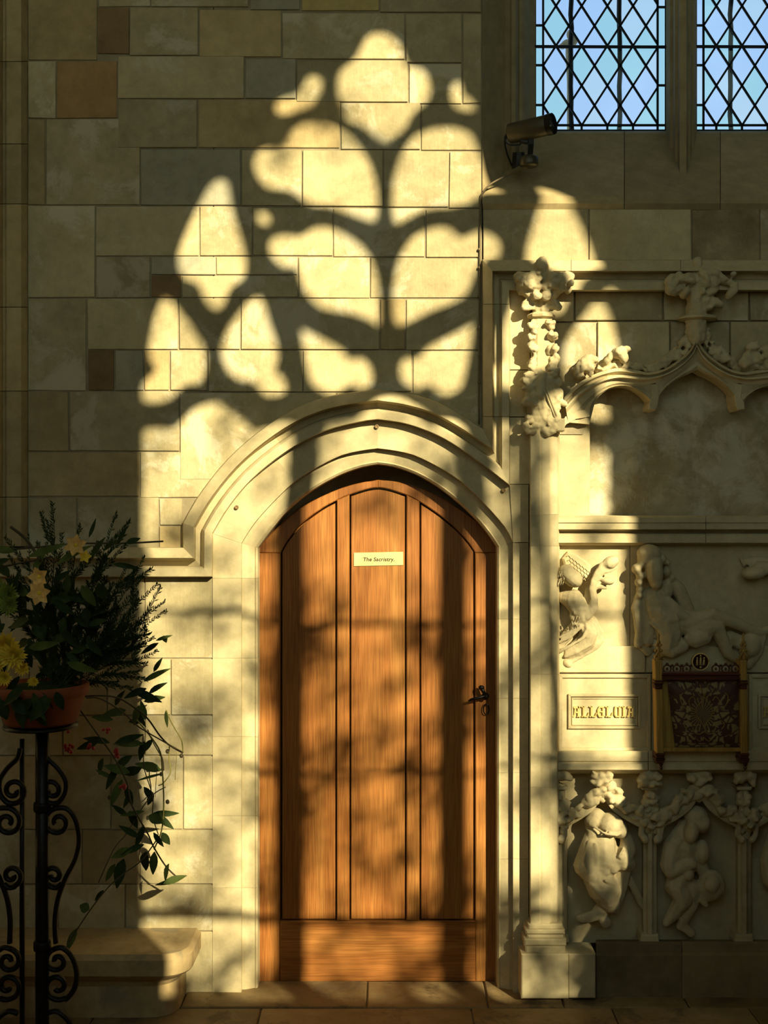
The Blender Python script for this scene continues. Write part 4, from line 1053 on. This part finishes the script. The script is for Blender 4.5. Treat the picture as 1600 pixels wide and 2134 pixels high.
# ------------------------------------------------------------------ framed brocade hanging in front of the inscriptions
bf = empty('brocade_frame', P(1462, 1590, -.08), label='gilt-posted wooden frame with gold and maroon brocade hung in front of inscription', cat='wall hanging')
BY = -.085
def post(cx0, cx1):
    mb = MB(); mb.prism([(cx0-7.5,1376),(cx0+7.5,1376),(cx1+7.5,1571),(cx1-7.5,1571)], BY, BY+.045, .003)
    o = mb.out('post', M['gold'], bf)
    mb = MB()
    for ya, yb_, ex in ((1418, 1421, 1), (1423, 1427, 2), (1428, 1436, 0)): mb.prism([(cx0-7-ex,ya),(cx0+8+ex,ya),(cx0+8+ex,yb_),(cx0-7-ex,yb_)], BY-.006, BY+.03, .001)
    mb.out('collar', M['redwood'], o)
    mb = MB()
    for ya, yb_, ex in ((1571, 1575, 2), (1576, 1580, 0), (1581, 1585, 2), (1586, 1590, 0)): mb.prism([(cx1-8-ex,ya),(cx1+8+ex,ya),(cx1+8+ex,yb_),(cx1-8-ex,yb_)], BY-.006, BY+.05, .001)
    mb.lathe(P(cx1+1, 1597, BY+.02), [(.003, -.012), (.007, -.006), (.004, .0), (.009, .010)], 8)
    mb.out('foot_moulding', M['redwood'], o)
    mb = MB(); mb.lathe(P(cx0, 1376, BY+.018), [(.012, 0), (.010, .012), (.007, .030), (.010, .034), (.006, .042), (.005, .058), (.009, .062), (.004, .070), (.003, .082), (.005, .086), (.001, .096)], 8)
    for s_ in (-1, 1):
        mb.tube([P(cx0+s_*9, 1376, BY), P(cx0+s_*5, 1366, BY-.004), P(cx0, 1355, BY-.006)], .0022, 5)
        for k in range(3): mb.ell(P(cx0+s_*(7-k*1.5), 1368-k*12, BY+.012), (.006, .006, .006), 0, 6, 4)
    mb.out('pinnacle', M['gold'], o, True)
post(1372, 1376); post(1548.5, 1551.5)
mb = MB(); mb.lofted_solid([[P(1379, r, y), P(1543, r, y)] for r, y in ((1403, BY+.03), (1403, BY+.004), (1406, BY-.002), (1409, BY+.006), (1411, BY+.006), (1413, BY-.001), (1416, BY-.001), (1418, BY+.01))], BY+.03); mb.out('top_rail', M['redwood'], bf)
mb = MB(); mb.prism([(1379,1559),(1545,1559),(1545,1567),(1379,1567)], BY+.004, BY+.03, .002); mb.out('bottom_rail', M['gold'], bf)
mb = MB(); mb.prism([(1379,1415),(1545,1415),(1545,1562),(1379,1562)], BY+.030, BY+.040, 0); mb.out('back_board', M['gold'], bf)
mb = MB()
for k in range(8):
    if k in (3, 4): continue
    c = P(1390+k*20.3, 1394, BY+.012)
    mb.tube([c + Vector((.0135*math.cos(a), 0, .0135*math.sin(a))) for a in [j*math.pi/8 for j in range(17)]], .0028, 5)
    mb.ell(c + Vector((0, 0, .016)), (.006, .004, .006), 0, 6, 4); mb.ell(c, (.004, .004, .006), 0, 6, 4)
    mb.ell(c + Vector((.017, 0, .012)), (.006, .004, .005), 0, 6, 4)
mb.prism([(1379,1400),(1543,1400),(1543,1404),(1379,1404)], BY+.006, BY+.02, .001)
mb.out('pierced_cresting', M['redwood'], bf, True)
c = P(1459, 1379, BY+.012)
mb = MB(); mb.lathe(c, [(.030, .010), (.030, .0), (.026, -.004), (.0255, .002), (.001, .004)], 28, 'Y'); md = mb.out('medallion', M['redwood'], bf, True)
mb = MB()
mb.tube([c + Vector((.029*math.cos(a), -.004, .029*math.sin(a))) for a in [j*math.pi/14 for j in range(29)]], .0025, 6)
for dx, hh in ((0, .034), (-.012, .026), (.012, .026)):
    mb.tube([c + Vector((dx, -.002, -.012)), c + Vector((dx, -.004, hh-.018))], [.004, .0028], 6); mb.ell(c + Vector((dx, -.004, hh-.013)), (.0035, .003, .004), 0, 6, 4)
mb.ell(c + Vector((0, -.003, -.019)), (.004, .003, .004), 0, 6, 4)
mb.out('medallion_relief', M['gilt'], md, True)
mb = MB(); ny = 14
def brx(t, e): return (1390+17*t if e == 0 else 1539+1*t)
gr = []
for i in range(ny+1):
    t = i/ny; py = 1420+141*t
    row = []
    for j in range(ny+1):
        s_ = j/ny; px = brx(t, 0)+(brx(t, 1)-brx(t, 0))*s_
        e = min(s_, 1-s_, t, 1-t)
        row.append(P(px, py, BY+.022 - .020*min(1, e*7)**.5))
    gr.append(row)
mb.loft(gr)
mb.out('brocade_panel', M['brocade'], bf, True, label='gold and maroon brocade with vase of wheat')
# central vase ornament stitched in cord
mb = MB()
for s_ in (-1, 1):
    for pts in ([(0,1452),(6,1462),(14,1472),(17,1485),(13,1496),(4,1508),(0,1520)], [(14,1490),(26,1478),(32,1462),(24,1452),(18,1460)], [(8,1510),(22,1512),(34,1502),(42,1510),(36,1520)], [(0,1524),(10,1530),(20,1526),(24,1515)], [(0,1452),(6,1436),(9,1426)], [(4,1455),(16,1442),(24,1430)], [(0,1537),(9,1545),(16,1540)], [(36,1480),(46,1468),(50,1452),(44,1444)]):
        mb.tube([P(1467+s_*a, b, BY-.0005) for a, b in smooth_curve(pts, False, 4)], .0016, 4)
mb.out('cord_embroidery', M['gold'], bf, True)

# ------------------------------------------------------------------ security camera and its cable
sc_ = empty('security_camera', P(1100, 345, .06), label='tubular security camera on a bracket at the foot of the window', cat='camera')
a, b = P(1062, 279, -.02), P(1147, 259, -.10)
d = (b-a).normalized()
mb = MB(); mb.tube([a, a+d*.004, b-d*.004, b], [.032, .035, .035, .033], 24); mb.out('housing', M['cambody'], sc_, True)
mb = MB(); mb.tube([b-d*.010, b+d*.010], [.0365, .0365], 24, caps=False); mb.tube([b-d*.008, b-d*.006], [.033, .033], 20); mb.out('hood_ring', M['black'], sc_, True)
mb = MB(); mb.tube([b-d*.006, b+d*.002], [.018, .014], 16); mb.ell(b+d*.001+Vector((-.004, -.006, -.008)), (.012, .006, .008), 0, 10, 6); mb.out('lens', M['steel'], sc_, True)
mb = MB(); q = P(1105, 288, -.04)
mb.tube([P(1106, 284, -.055), P(1106, 300, -.05), P(1104, 326, -.035)], [.013, .013, .012], 4); mb.tube([P(1085, 292, -.04), P(1100, 296, -.045)], [.012, .010], 6); mb.out('bracket_arm', M['black'], sc_)
mb = MB(); cc = P(1102, 335, -.03); mb.lathe(cc, [(.030, -.020), (.033, -.014), (.033, .010), (.024, .016)], 20); mb.out('base', M['cambody'], sc_, True)
mb = MB(); mb.tube([P(1080, 318, .02), P(1080, 350, .03)], [.022, .026], 8); mb.out('wall_plate', M['black'], sc_)
mb = MB(); mb.tube([P(*p) for p in smooth_curve([(1066,272,-.03),(1054,282,-.03),(1052,300,-.02),(1058,325,.0),(1066,345,.02)], False, 4)], .0035, 6); mb.tube([P(*p) for p in smooth_curve([(1058,283,-.03),(1053,293,-.03),(1062,302,-.03),(1085,301,-.04)], False, 4)], .003, 6); mb.out('lead', M['black'], sc_, True)
cb = MB(); pts = smooth_curve([(1098,346,-.025),(1080,352,-.015),(1055,366,.0),(1035,376,-.005),(1018,387,-.008),(1006,402,-.008),(1001,420,-.007),(1000,520,-.007),(999,680,-.007),(998,800,-.007),(998,884,-.008)], False, 4)
cb.tube([P(*p) for p in pts], [(.009 if i < 7 else .0034) for i in range(len(pts))], 6)
co_ = cb.out('camera_cable', M['cable'], None, True, label='thin cable clipped down the wall from the security camera', cat='cable')
for y in (520, 558, 617, 682, 741, 797):
    mb = MB(); mb.ell(P(998, y, -.007), (.0055, .006, .0055), 0, 8, 6); mb.out('cable_clip', M['cable'], co_, True)

# ------------------------------------------------------------------ stone bench
bn = empty('stone_bench', (-1.3, -.12, 0), label='low stone bench with rounded end along the wall, left of the door', cat='bench')
ZB = .228
def bout(xe, yf, r=.09, n=8):
    pts = [(-2.4, .0), (-2.4, yf)]
    for k in range(n+1):
        a = -math.pi/2 + (math.pi/2)*k/n
        pts.append((xe - r + r*math.cos(a), yf + r + r*math.sin(a)))
    pts.append((xe, .0)); return pts
def bsolid(secs, name):
    n = len(secs[0][0]); mb = MB(); vs = []; fs = []
    for o, z in secs: vs += [(x, y, z + .004*noise.noise(Vector((x*5, y*5, z*9)))) for x, y in o]
    for r in range(len(secs)-1):
        for i in range(n):
            j = (i+1) % n; fs.append((r*n+i, r*n+j, (r+1)*n+j, (r+1)*n+i))
    fs.append(tuple(reversed(range(n)))); fs.append(tuple((len(secs)-1)*n+i for i in range(n)))
    mb.add(vs, fs); return mb.out(name, M['bench'], bn)
bsolid([(bout(-.70, -.215), 0.0), (bout(-.70, -.215), .105)], 'base')
bsolid([(bout(-.70, -.215), .105), (bout(-.685, -.225), .125), (bout(-.655, -.255), .150), (bout(-.648, -.266), .160), (bout(-.648, -.266), .212), (bout(-.662, -.252), ZB)], 'seat_slab')

# ------------------------------------------------------------------ wrought iron plant stand
SY = -.50
ps = empty('plant_stand', P(70, 2225, SY), label='black wrought iron scrollwork plant stand at the left edge', cat='plant stand')
def SP(px, py, dy=0): return P(px, py, SY+dy)
zf = 2220
mb = MB(); mb.tube([SP(88, 1500), SP(88, zf)], .021, 8); mb.out('post', M['iron'], ps, True)
mb = MB(); mb.tube([SP(46, 1540, .03), SP(46, zf, .03)], .0085, 6); mb.out('side_bar', M['iron'], ps, True)
def spiral(cx, cy, r0, turns, a0, sgn, n=26):
    return [(cx + r0*(1-.78*k/n)*math.cos(a0+sgn*2*math.pi*turns*k/n), cy + r0*(1-.78*k/n)*math.sin(a0+sgn*2*math.pi*turns*k/n)) for k in range(n+1)]
def scroll(pts, mirror=False, name='scroll'):
    for m_ in ((False, True) if mirror else (False,)):
        q = [((136-x) if m_ else x, y) for x, y in pts]
        mb = MB(); mb.tube([SP(x, y, .004) for x, y in q], .0085, 6, 1.5); mb.out(name, M['iron'], ps, True)
scroll(smooth_curve([(94,1560),(100,1580),(122,1602),(137,1628),(135,1656),(120,1674)], False, 5)[:-1] + spiral(108, 1648, 28, 1.35, math.radians(65), 1), True)
scroll(spiral(121, 1714, 30, 1.3, math.radians(-100), -1)[::-1] + smooth_curve([(118,1684),(141,1686),(158,1710),(165,1751),(157,1790),(138,1828),(122,1870),(115,1915),(116,1965)], False, 5), True)
scroll(smooth_curve([(128,1842),(118,1850),(104,1848)], False, 4)[:-1] + spiral(112, 1825, 22, 1.2, math.radians(110), 1), True)
scroll(spiral(119, 2003, 26, 1.2, math.radians(-100), -1)[::-1] + smooth_curve([(114,1977),(132,1976),(151,1996),(160,2030),(154,2062),(136,2085)], False, 5)[:-1] + spiral(120, 2055, 30, 1.2, math.radians(60), 1), True)
scroll(smooth_curve([(98,2112),(120,2108),(145,2130),(155,2170),(160,zf)], False, 5), True)
for y in (1681, 1970):
    mb = MB(); mb.lathe(SP(88, y), [(.026, -.014), (.028, -.008), (.028, .008), (.026, .014)], 10); mb.out('collar', M['iron'], ps, True)
mb = MB(); mb.lathe(SP(85, 1512.5), [(.05, -.012), (.115, -.004), (.115, .004), (.05, .008)], 20); mb.out('pot_plate', M['iron'], ps, True)

# ------------------------------------------------------------------ flower arrangement
fa = empty('flower_arrangement', SP(85, 1506), label='terracotta pot of yew sprigs, yellow flowers and trailing stems on the iron stand', cat='flowers')
k_ = S*(D+SY)/D
mb = MB(); mb.lathe(SP(85, 1506), [(.105, 0), (.112, .008), (.136, .085), (.146, .090), (.148, .120), (.138, .122), (.132, .100)], 28); mb.out('pot', M['terracotta'], fa, True)
mb = MB(); mb.ell(SP(85, 1442), (.12, .12, .03), 0, 14, 8); mb.out('moss', M['yew'], fa, True)
def sprig(pts, n, L=.030, side=True, mat='yew', r=.0025, yaw=0):
    c = [P(*p) for p in smooth_curve(pts, False, 6)]
    mb = MB(); mb.tube(c, [r*(1-.7*i/len(c)) for i in range(len(c))], 4)
    tot = len(c)-1
    for k in range(n):
        t = tot*(.12+.88*k/n); i = min(int(t), tot-1); p = c[i].lerp(c[i+1], t-i); d = (c[i+1]-c[i]).normalized()
        for s_ in (-1, 1):
            a = R.uniform(-.5, .5) + (0, math.pi, R.uniform(0, 6.28))[s_+1]
            u = d.cross(Vector((0, 1, 0)))
            u = u if u.length > .1 else d.orthogonal()
            u = u.normalized(); v = d.cross(u)
            dirn = d*R.uniform(.7, 1.1) + (u*math.cos(a)+v*math.sin(a))*R.uniform(.6, .9)
            mb.leaf(p, dirn, Vector((R.uniform(-.6, .6), -1, R.uniform(-.6, .6))), L*R.uniform(.55, 1)*(1-.45*k/n), .0042, .1, 2)
    return mb.out('yew_sprig', M[mat], fa, fix=False)
base = (100, 1440)
tips = [((110,1046),(112,1180),38,.034), ((244,1068),(200,1200),40,.030), ((168,1092),(150,1200),34,.026), ((98,1128),(100,1230),26,.026), ((303,1158),(230,1280),40,.028), ((330,1216),(235,1310),44,.028), ((345,1254),(240,1330),44,.028), ((348,1272),(235,1350),44,.026), ((268,1178),(200,1300),40,.028), ((322,1328),(225,1385),40,.026), ((330,1356),(215,1410),36,.026),
        ((240,1215),(180,1320),40,.03), ((205,1190),(165,1310),40,.03), ((280,1240),(200,1340),44,.028), ((310,1285),(205,1370),44,.028), ((150,1150),(130,1270),40,.03), ((60,1110),(70,1260),24,.024), ((175,1240),(140,1330),40,.03), ((255,1300),(180,1380),40,.028), ((290,1300),(190,1390),40,.026), ((130,1110),(120,1240),36,.03), ((180,1280),(140,1360),40,.03), ((225,1330),(160,1400),40,.03), ((285,1350),(190,1420),36,.026), ((120,1200),(105,1320),40,.03), ((210,1130),(180,1270),34,.026), ((40,1180),(60,1310),30,.03), ((300,1200),(215,1320),40,.028)]
for (tp, md_, n, L) in tips:
    y0 = SY + R.uniform(-.05, .05); dep = -.30 if tp[0] > 240 else SY + R.uniform(.0, .12)
    b0 = (base[0]+R.uniform(-25, 35), base[1]+R.uniform(-15, 8), y0)
    m0 = (md_[0], md_[1], (y0+dep)/2)
    sprig([b0, m0, (tp[0], tp[1], dep)], n, L)
    for q in range(4):
        t = R.uniform(.18, .85)
        px = b0[0]+(tp[0]-b0[0])*t; py = b0[1]+(tp[1]-b0[1])*t; px = px*.5+.5*(m0[0] if t < .6 else (m0[0]+tp[0])/2); py = py*.5+.5*(m0[1] if t < .6 else (m0[1]+tp[1])/2)
        an = math.atan2(tp[1]-b0[1], tp[0]-b0[0]) + R.choice((-1, 1))*R.uniform(.35, .7); l = R.uniform(55, 110)
        if py + l*math.sin(an) > 1060 and px + l*math.cos(an) < 345:
            dd = (y0+dep)/2
            sprig([(px, py, dd), (px+l*.5*math.cos(an), py+l*.5*math.sin(an)-3, dd+.01), (px+l*math.cos(an), py+l*math.sin(an)-10, dd+.02)], 24, .030, r=.0018)
def leaf_at(px, py, y, ang, Lp, Wp, mat='leafd', tiltv=None, bend=.2, parent=fa, name='leaf'):
    k = S*(D+y)/D; a = math.radians(ang)
    d = Vector((math.cos(a), R.uniform(-.35, .35), math.sin(a)))
    up = Vector((R.uniform(-.4, .4), -1, R.uniform(-.1, .8))) if tiltv is None else tiltv
    mb = MB(); mb.leaf(P(px, py, y), d, up, Lp*k, Wp*k, bend, 5)
    return mb.out(name, M[mat], parent, True, fix=False)
for it in ((30,1150,170,80,22),(60,1160,20,110,20),(20,1165,200,70,18),(120,1175,35,110,22),(190,1160,55,70,16),(215,1148,40,60,14),(245,1134,62,60,12),(262,1132,20,44,16),(170,1220,-60,75,28),(205,1215,-75,60,30),(150,1240,-25,90,28),(110,1250,-40,80,24),(60,1240,150,70,26),(60,1290,200,80,26),(95,1300,-110,80,26),(130,1310,-60,80,26),(30,1280,100,60,22),(70,1190,60,70,20),(20,1200,140,60,24),(85,1260,80,70,18),(155,1290,-20,80,22),(180,1330,-50,70,24),(60,1330,-70,80,26),(20,1430,-60,90,26),(110,1360,-80,80,24),(10,1300,220,60,24),(50,1450,-100,90,34),(70,1470,-60,70,40),(20,1470,-120,70,36),(235,1175,-10,80,14),(185,1120,70,60,10),(60,1350,10,90,24),(140,1380,-20,90,24)):
    leaf_at(it[0], it[1], SY+R.uniform(-.13, .02), it[2], it[3]*.72, it[4]*.8, R.choice(('leafd', 'leafd', 'leafd', 'leafl')))
for k in range(70):
    a_ = R.uniform(0, 6.28); q_ = R.random()**.5
    leaf_at(95+105*q_*math.cos(a_), 1325+115*q_*math.sin(a_), SY+R.uniform(-.06, .12), R.uniform(0, 360), R.uniform(30, 60), R.uniform(12, 22), 'leafd')
for k in range(16):
    leaf_at(R.uniform(-10, 125), R.uniform(1435, 1470), SY-.15+R.uniform(-.02, .02), R.uniform(-150, -30), R.uniform(40, 75), R.uniform(18, 34), 'leafd')
# long bare stems
for pts in ([(0,1146,-.55),(60,1142,-.5),(160,1133,-.45),(262,1132,-.42),(340,1128,-.36)], [(0,1182,-.55),(60,1170,-.5),(110,1160,-.48)], [(22,1098,-.5),(55,1125,-.5),(85,1170,-.5)]):
    mb = MB(); mb.tube([P(*p) for p in smooth_curve(pts, False, 5)], .003 if pts[0][0] < 20 else .005, 5); mb.out('stem', M['stem'], fa, True)
def bloom(px, py, y, r, n, mat, tilt=0, name='lily_flower', wd=.75, cup=.5):
    k = S*(D+y)/D; c = P(px, py, y)
    ce = MB(); ce.ell(c, (r*k*.2, r*k*.22, r*k*.2), 0, 8, 6); o = ce.out(name, M['petaly'], fa, True)
    for i in range(n):
        a = 2*math.pi*i/n + tilt
        d = Vector((math.cos(a), -cup*R.uniform(.6, 1.2), math.sin(a)))
        mb = MB(); mb.leaf(c, d, Vector((0, -1, 0)) + .3*Vector((math.cos(a), 0, math.sin(a))), r*k, r*k*wd, .18, 5); mb.out('petal', M[mat], o, True, fix=False)
    return o
bloom(158, 1136, SY-.10, 24, 6, 'petalo', .3); bloom(82, 1236, SY-.13, 26, 6, 'petalo', .2); bloom(82, 1202, SY-.12, 24, 5, 'petalo', .6, cup=1.0); bloom(178, 1160, SY-.08, 14, 5, 'petaly', .1)
def mum(px, py, y, r, mat):
    k = S*(D+y)/D; c = P(px, py, y); mb = MB()
    for ring, n in ((1.0, 20), (.85, 18), (.65, 14), (.42, 10)):
        for i in range(n):
            a = 2*math.pi*(i+R.random()*.5)/n
            d = Vector((math.cos(a), -(1.15-ring)*1.6 - .1, math.sin(a)*.8))
            mb.leaf(c + Vector((0, -.01*(1-ring), 0)), d, Vector((0, -1, .3)), r*k*ring*R.uniform(.85, 1.1), r*k*.26, -.12, 3)
    mb.ell(c + Vector((0, -.006, 0)), (r*k*.2, r*k*.15, r*k*.2), 0, 8, 6)
    return mb.out('chrysanthemum', M[mat], fa, True, fix=False)
mum(12, 1346, SY-.12, 40, 'petaly'); mum(30, 1366, SY-.14, 34, 'petaly'); mum(48, 1392, SY-.13, 19, 'petaly'); mum(10, 1412, SY-.13, 20, 'petaly'); mum(-8, 1385, SY-.12, 22, 'petaly')
mum(16, 1238, SY-.08, 30, 'petalg'); mum(20, 1262, SY-.1, 26, 'petalg'); mum(-6, 1222, SY-.06, 26, 'petalg'); mum(70, 1420, SY-.12, 14, 'petaly')
# trailing stems with leaves and berries
def trail(pts, r=.0024, mat='stem'):
    c = smooth_curve(pts, False, 6); mb = MB(); mb.tube([P(*p) for p in c], r, 5); mb.out('trailing_stem', M[mat], fa, True)
    return c
TY = -.22
T = lambda l, ys_: [(x, y, ys_[0]+(ys_[1]-ys_[0])*i/(len(l)-1)) for i, (x, y) in enumerate(l)]
c1 = trail(T([(150,1455),(199,1450),(244,1454),(282,1476),(308,1498),(333,1533),(353,1553),(381,1569)], (-.42, -.19)), .003)
c2 = trail(T([(160,1470),(173,1488),(205,1533),(237,1578),(263,1629),(272,1671),(288,1703),(308,1738),(321,1767),(346,1806),(372,1831)], (-.42, -.19)), .0028)
trail(T([(381,1569),(378,1543),(365,1520),(354,1500),(346,1480)], (-.19, -.19)), .0022, 'stemg')
c3 = trail(T([(285,1500),(330,1559),(338,1604),(341,1674),(337,1729),(321,1770)], (-.28, -.19)), .0026, 'stemg')
c4 = trail(T([(330,1745),(295,1793),(256,1822),(224,1851),(186,1899),(144,1963)], (-.22, -.30)), .0022)
c5 = trail(T([(345,1640),(320,1655),(298,1681),(263,1738),(237,1770),(205,1840)], (-.2, -.28)), .0018)
trail(T([(180,1455),(208,1456),(253,1482),(288,1514),(333,1541),(360,1556),(378,1566)], (-.42, -.2)), .0022)
trail(T([(353,1553),(352,1580),(355,1610),(340,1632),(330,1637)], (-.2, -.2)), .002, 'stemg')
trail(T([(368,1570),(366,1600),(365,1625)], (-.2, -.2)), .0012, 'stemg')
trail(T([(330,1740),(318,1700),(318,1660),(300,1600),(300,1560)], (-.21, -.25)), .0018)
for it in ((303,1500,105,42,14),(300,1545,-100,40,16),(318,1541,-130,38,14),(275,1575,215,55,18),(300,1550,180,70,16),(262,1480,190,50,18),(235,1500,170,45,16),(240,1470,60,40,14),(300,1462,15,44,16),(310,1445,35,44,14),(282,1440,-20,60,18),(290,1470,-110,50,16),(205,1545,200,50,16),(228,1548,165,55,16),(240,1548,15,60,16),(215,1580,-110,40,14),(245,1600,-120,50,16),(270,1610,160,55,20),(295,1600,-160,60,22),(335,1606,160,55,22),(340,1612,190,60,6),(255,1625,-115,60,18),(262,1640,-70,42,16),(275,1650,-120,40,12),(300,1640,-60,40,14),(318,1650,-110,36,14),(270,1690,-70,45,16),(265,1700,140,40,12),(310,1700,-20,36,22),(322,1698,-35,50,16),(320,1694,-4,52,14),(300,1720,-110,50,14),(290,1745,150,50,14),(320,1735,-60,40,12),(300,1760,-160,50,14),(275,1770,200,50,20),(305,1775,-100,50,24),(322,1775,-95,50,18),(258,1790,-105,62,26),(240,1800,-120,42,14),(352,1800,-110,50,14),(340,1842,20,50,16),(372,1832,195,52,10),(216,1855,-130,34,10),(186,1895,160,22,22),(160,1935,-115,50,16),(338,1735,-60,30,18),(300,1500,190,40,14),(345,1482,-85,36,8),(232,1620,150,36,10),(300,1690,190,50,10),(285,1480,-60,40,12),(325,1335,20,36,8),(340,1325,-60,16,12),(330,1340,210,46,12),(300,1420,30,60,14),(305,1435,200,50,16),(320,1400,60,34,10)):
    leaf_at(it[0], it[1], TY + R.uniform(-.05, .03), it[2], it[3], it[4], R.choice(('leafd', 'leafd', 'leafl')), bend=.15)
for px, py in ((222,1520),(190,1558),(146,1562),(240,1572),(258,1638),(136,1518),(245,1566),(142,1556)):
    mb = MB()
    for k in range(5): mb.ell(P(px+R.uniform(-7, 7), py+R.uniform(-7, 7), TY-.06+R.uniform(-.01, .01)), (.0062,)*3, 0, 8, 6)
    mb.out('berry_cluster', M['berry'], fa, True)
for px, py in ((349,1566),(378,1575),(349,1671),(228,1662)):
    mb = MB(); mb.ell(P(px, py, -.2), (.007, .006, .008), 0, 8, 6); mb.out('bud', M['stem'], fa, True)

# ------------------------------------------------------------------ outside the south wall: the tree that dapples the sun; inside: an added desk shape that cuts it off low on the right
tw = empty('churchyard_tree', (7.0, -11.6, 0), label='leafy tree in the churchyard outside the south window', cat='tree')
mb = MB(); mb.tube([(7.0, -11.6, -.2), (6.95, -11.6, 2.4), (6.8, -11.4, 4.4), (6.6, -11.2, 6.2), (6.3, -11.0, 7.8)], [.16, .13, .10, .06, .03], 10)
mb.out('trunk', M['bark'], tw, True)
br = MB(); lf = MB()
def SR_(px, py, y): return Vector(((px-CX)*S - TS*y, y, ZC + (CY-py)*S - TS*y))
R2 = random.Random(21)
for (px, py), q in zip([(500,1350),(700,1500),(900,1250),(1150,1500),(1000,1800),(600,1800),(800,1950),(400,1650),(1250,1300),(750,1150)], range(10)):
    e = SR_(px, py, -10.2 - R2.uniform(0, .8)); s0 = Vector((6.75, -11.4, 4.2+q*.25))
    br.tube([s0, s0.lerp(e, .5)+Vector((0, 0, .15)), e], [.02, .011, .003], 5)
br.out('branches', M['bark'], tw, True)
def dens(px, py):
    d = .10 if py < 850 else (.62 if py < 1200 else (.95 if py < 1800 else 1.4))
    return d
cl = []
while len(cl) < 230:
    px, py = R2.uniform(230, 1400), R2.uniform(-50, 2150)
    if R2.random()*1.4 < dens(px, py): cl.append((px, py))
for px, py in cl:
    c = SR_(px, py, -10.2 - R2.uniform(-.8, 1.4))
    for k in range(R2.randint(4, 11)):
        p = c + Vector((R2.gauss(0, .055), R2.gauss(0, .06), R2.gauss(0, .045)))
        lf.leaf(p, Vector((R2.uniform(-1, 1), R2.uniform(-.6, .6), R2.uniform(-1, .4))), Vector((R2.uniform(-.5, .5), -1, R2.uniform(-.3, 1))), R2.uniform(.05, .085), R2.uniform(.03, .05), .2, 3)
lf.out('foliage', M['tree'], tw, fix=False, kind='stuff')
# unseen desk-shaped blocker, added so its sloping side casts the low right shadow
dk = empty('desk_shadow_blocker', (1.85, -1.55, 0), label='added unseen desk-shaped blocker, sloped to cast the shadow at lower right', cat='desk')
def SD(px, py, y): v = SR_(px, py, y); return (v.x, v.z)
yd = -1.5
pA, pB = SD(1335, 1800, yd), SD(1175, 2066, yd)
mb = MB()
def vprism(poly, y0, y1):
    n = len(poly); vs = [(x, y0, z) for x, z in poly] + [(x, y1, z) for x, z in poly]
    mb.add(vs, [tuple(range(n)), tuple(reversed(range(n, 2*n)))] + [(i, i+n, (i+1) % n+n, (i+1) % n) for i in range(n)])
sl_ = (pA[1]-pB[1])/(pA[0]-pB[0])
x_bot = pB[0] - pB[1]/sl_*1.0
vprism([(max(1.15, x_bot), 0), pB, pA, (pA[0]+.10, pA[1]+.03), (2.6, pA[1]+.03), (2.6, 0)], yd-.03, yd+.03)
mb.out('shadow_edge_panel', M['redwood'], dk)
mb = MB(); mb.box(1.75, yd-.5, .9, 2.55, yd+.03, .95); mb.box(2.5, yd-.5, 0, 2.56, yd, .9); mb.box(2.6, yd-.03, 0, 5.2, yd+.03, pA[1]+.03); mb.out('blocker_top', M['redwood'], dk)

st = empty('stall_shade_blocker', (-2.4, -1.3, 0), label='added unseen stall-shaped blocker that darkens the lower left', cat='stall')  # out of view, added to block bounce light at lower left
mb = MB(); mb.box(-4.2, -1.36, 0, -1.30, -1.30, 1.02); mb.box(-4.2, -1.75, 0, -4.14, -1.36, 1.02); mb.box(-1.36, -1.75, 0, -1.30, -1.36, 1.02); mb.out('blocker_panel', M['redwood'], st)
mb = MB(); mb.box(-4.25, -1.78, 1.02, -1.26, -1.27, 1.06); mb.out('blocker_ledge', M['redwood'], st)

# unseen chest shape, added to keep ambient light off the lower niches
ch = empty('chest_shade_blocker', (2.0, -.65, 0), label='added unseen chest-shaped blocker that darkens the niches at right', cat='chest')
mb = MB(); mb.box(1.34, -.95, .06, 2.9, -.36, 1.12); mb.out('blocker_body', M['redwood'], ch)
mb = MB(); mb.box(1.31, -.98, 1.12, 2.93, -.34, 1.16); mb.out('blocker_lid', M['redwood'], ch)
for x_ in (1.36, 2.80):
    for y_ in (-.93, -.46):
        mb = MB(); mb.box(x_, y_, 0, x_+.08, y_+.08, .06); mb.out('foot', M['redwood'], ch)
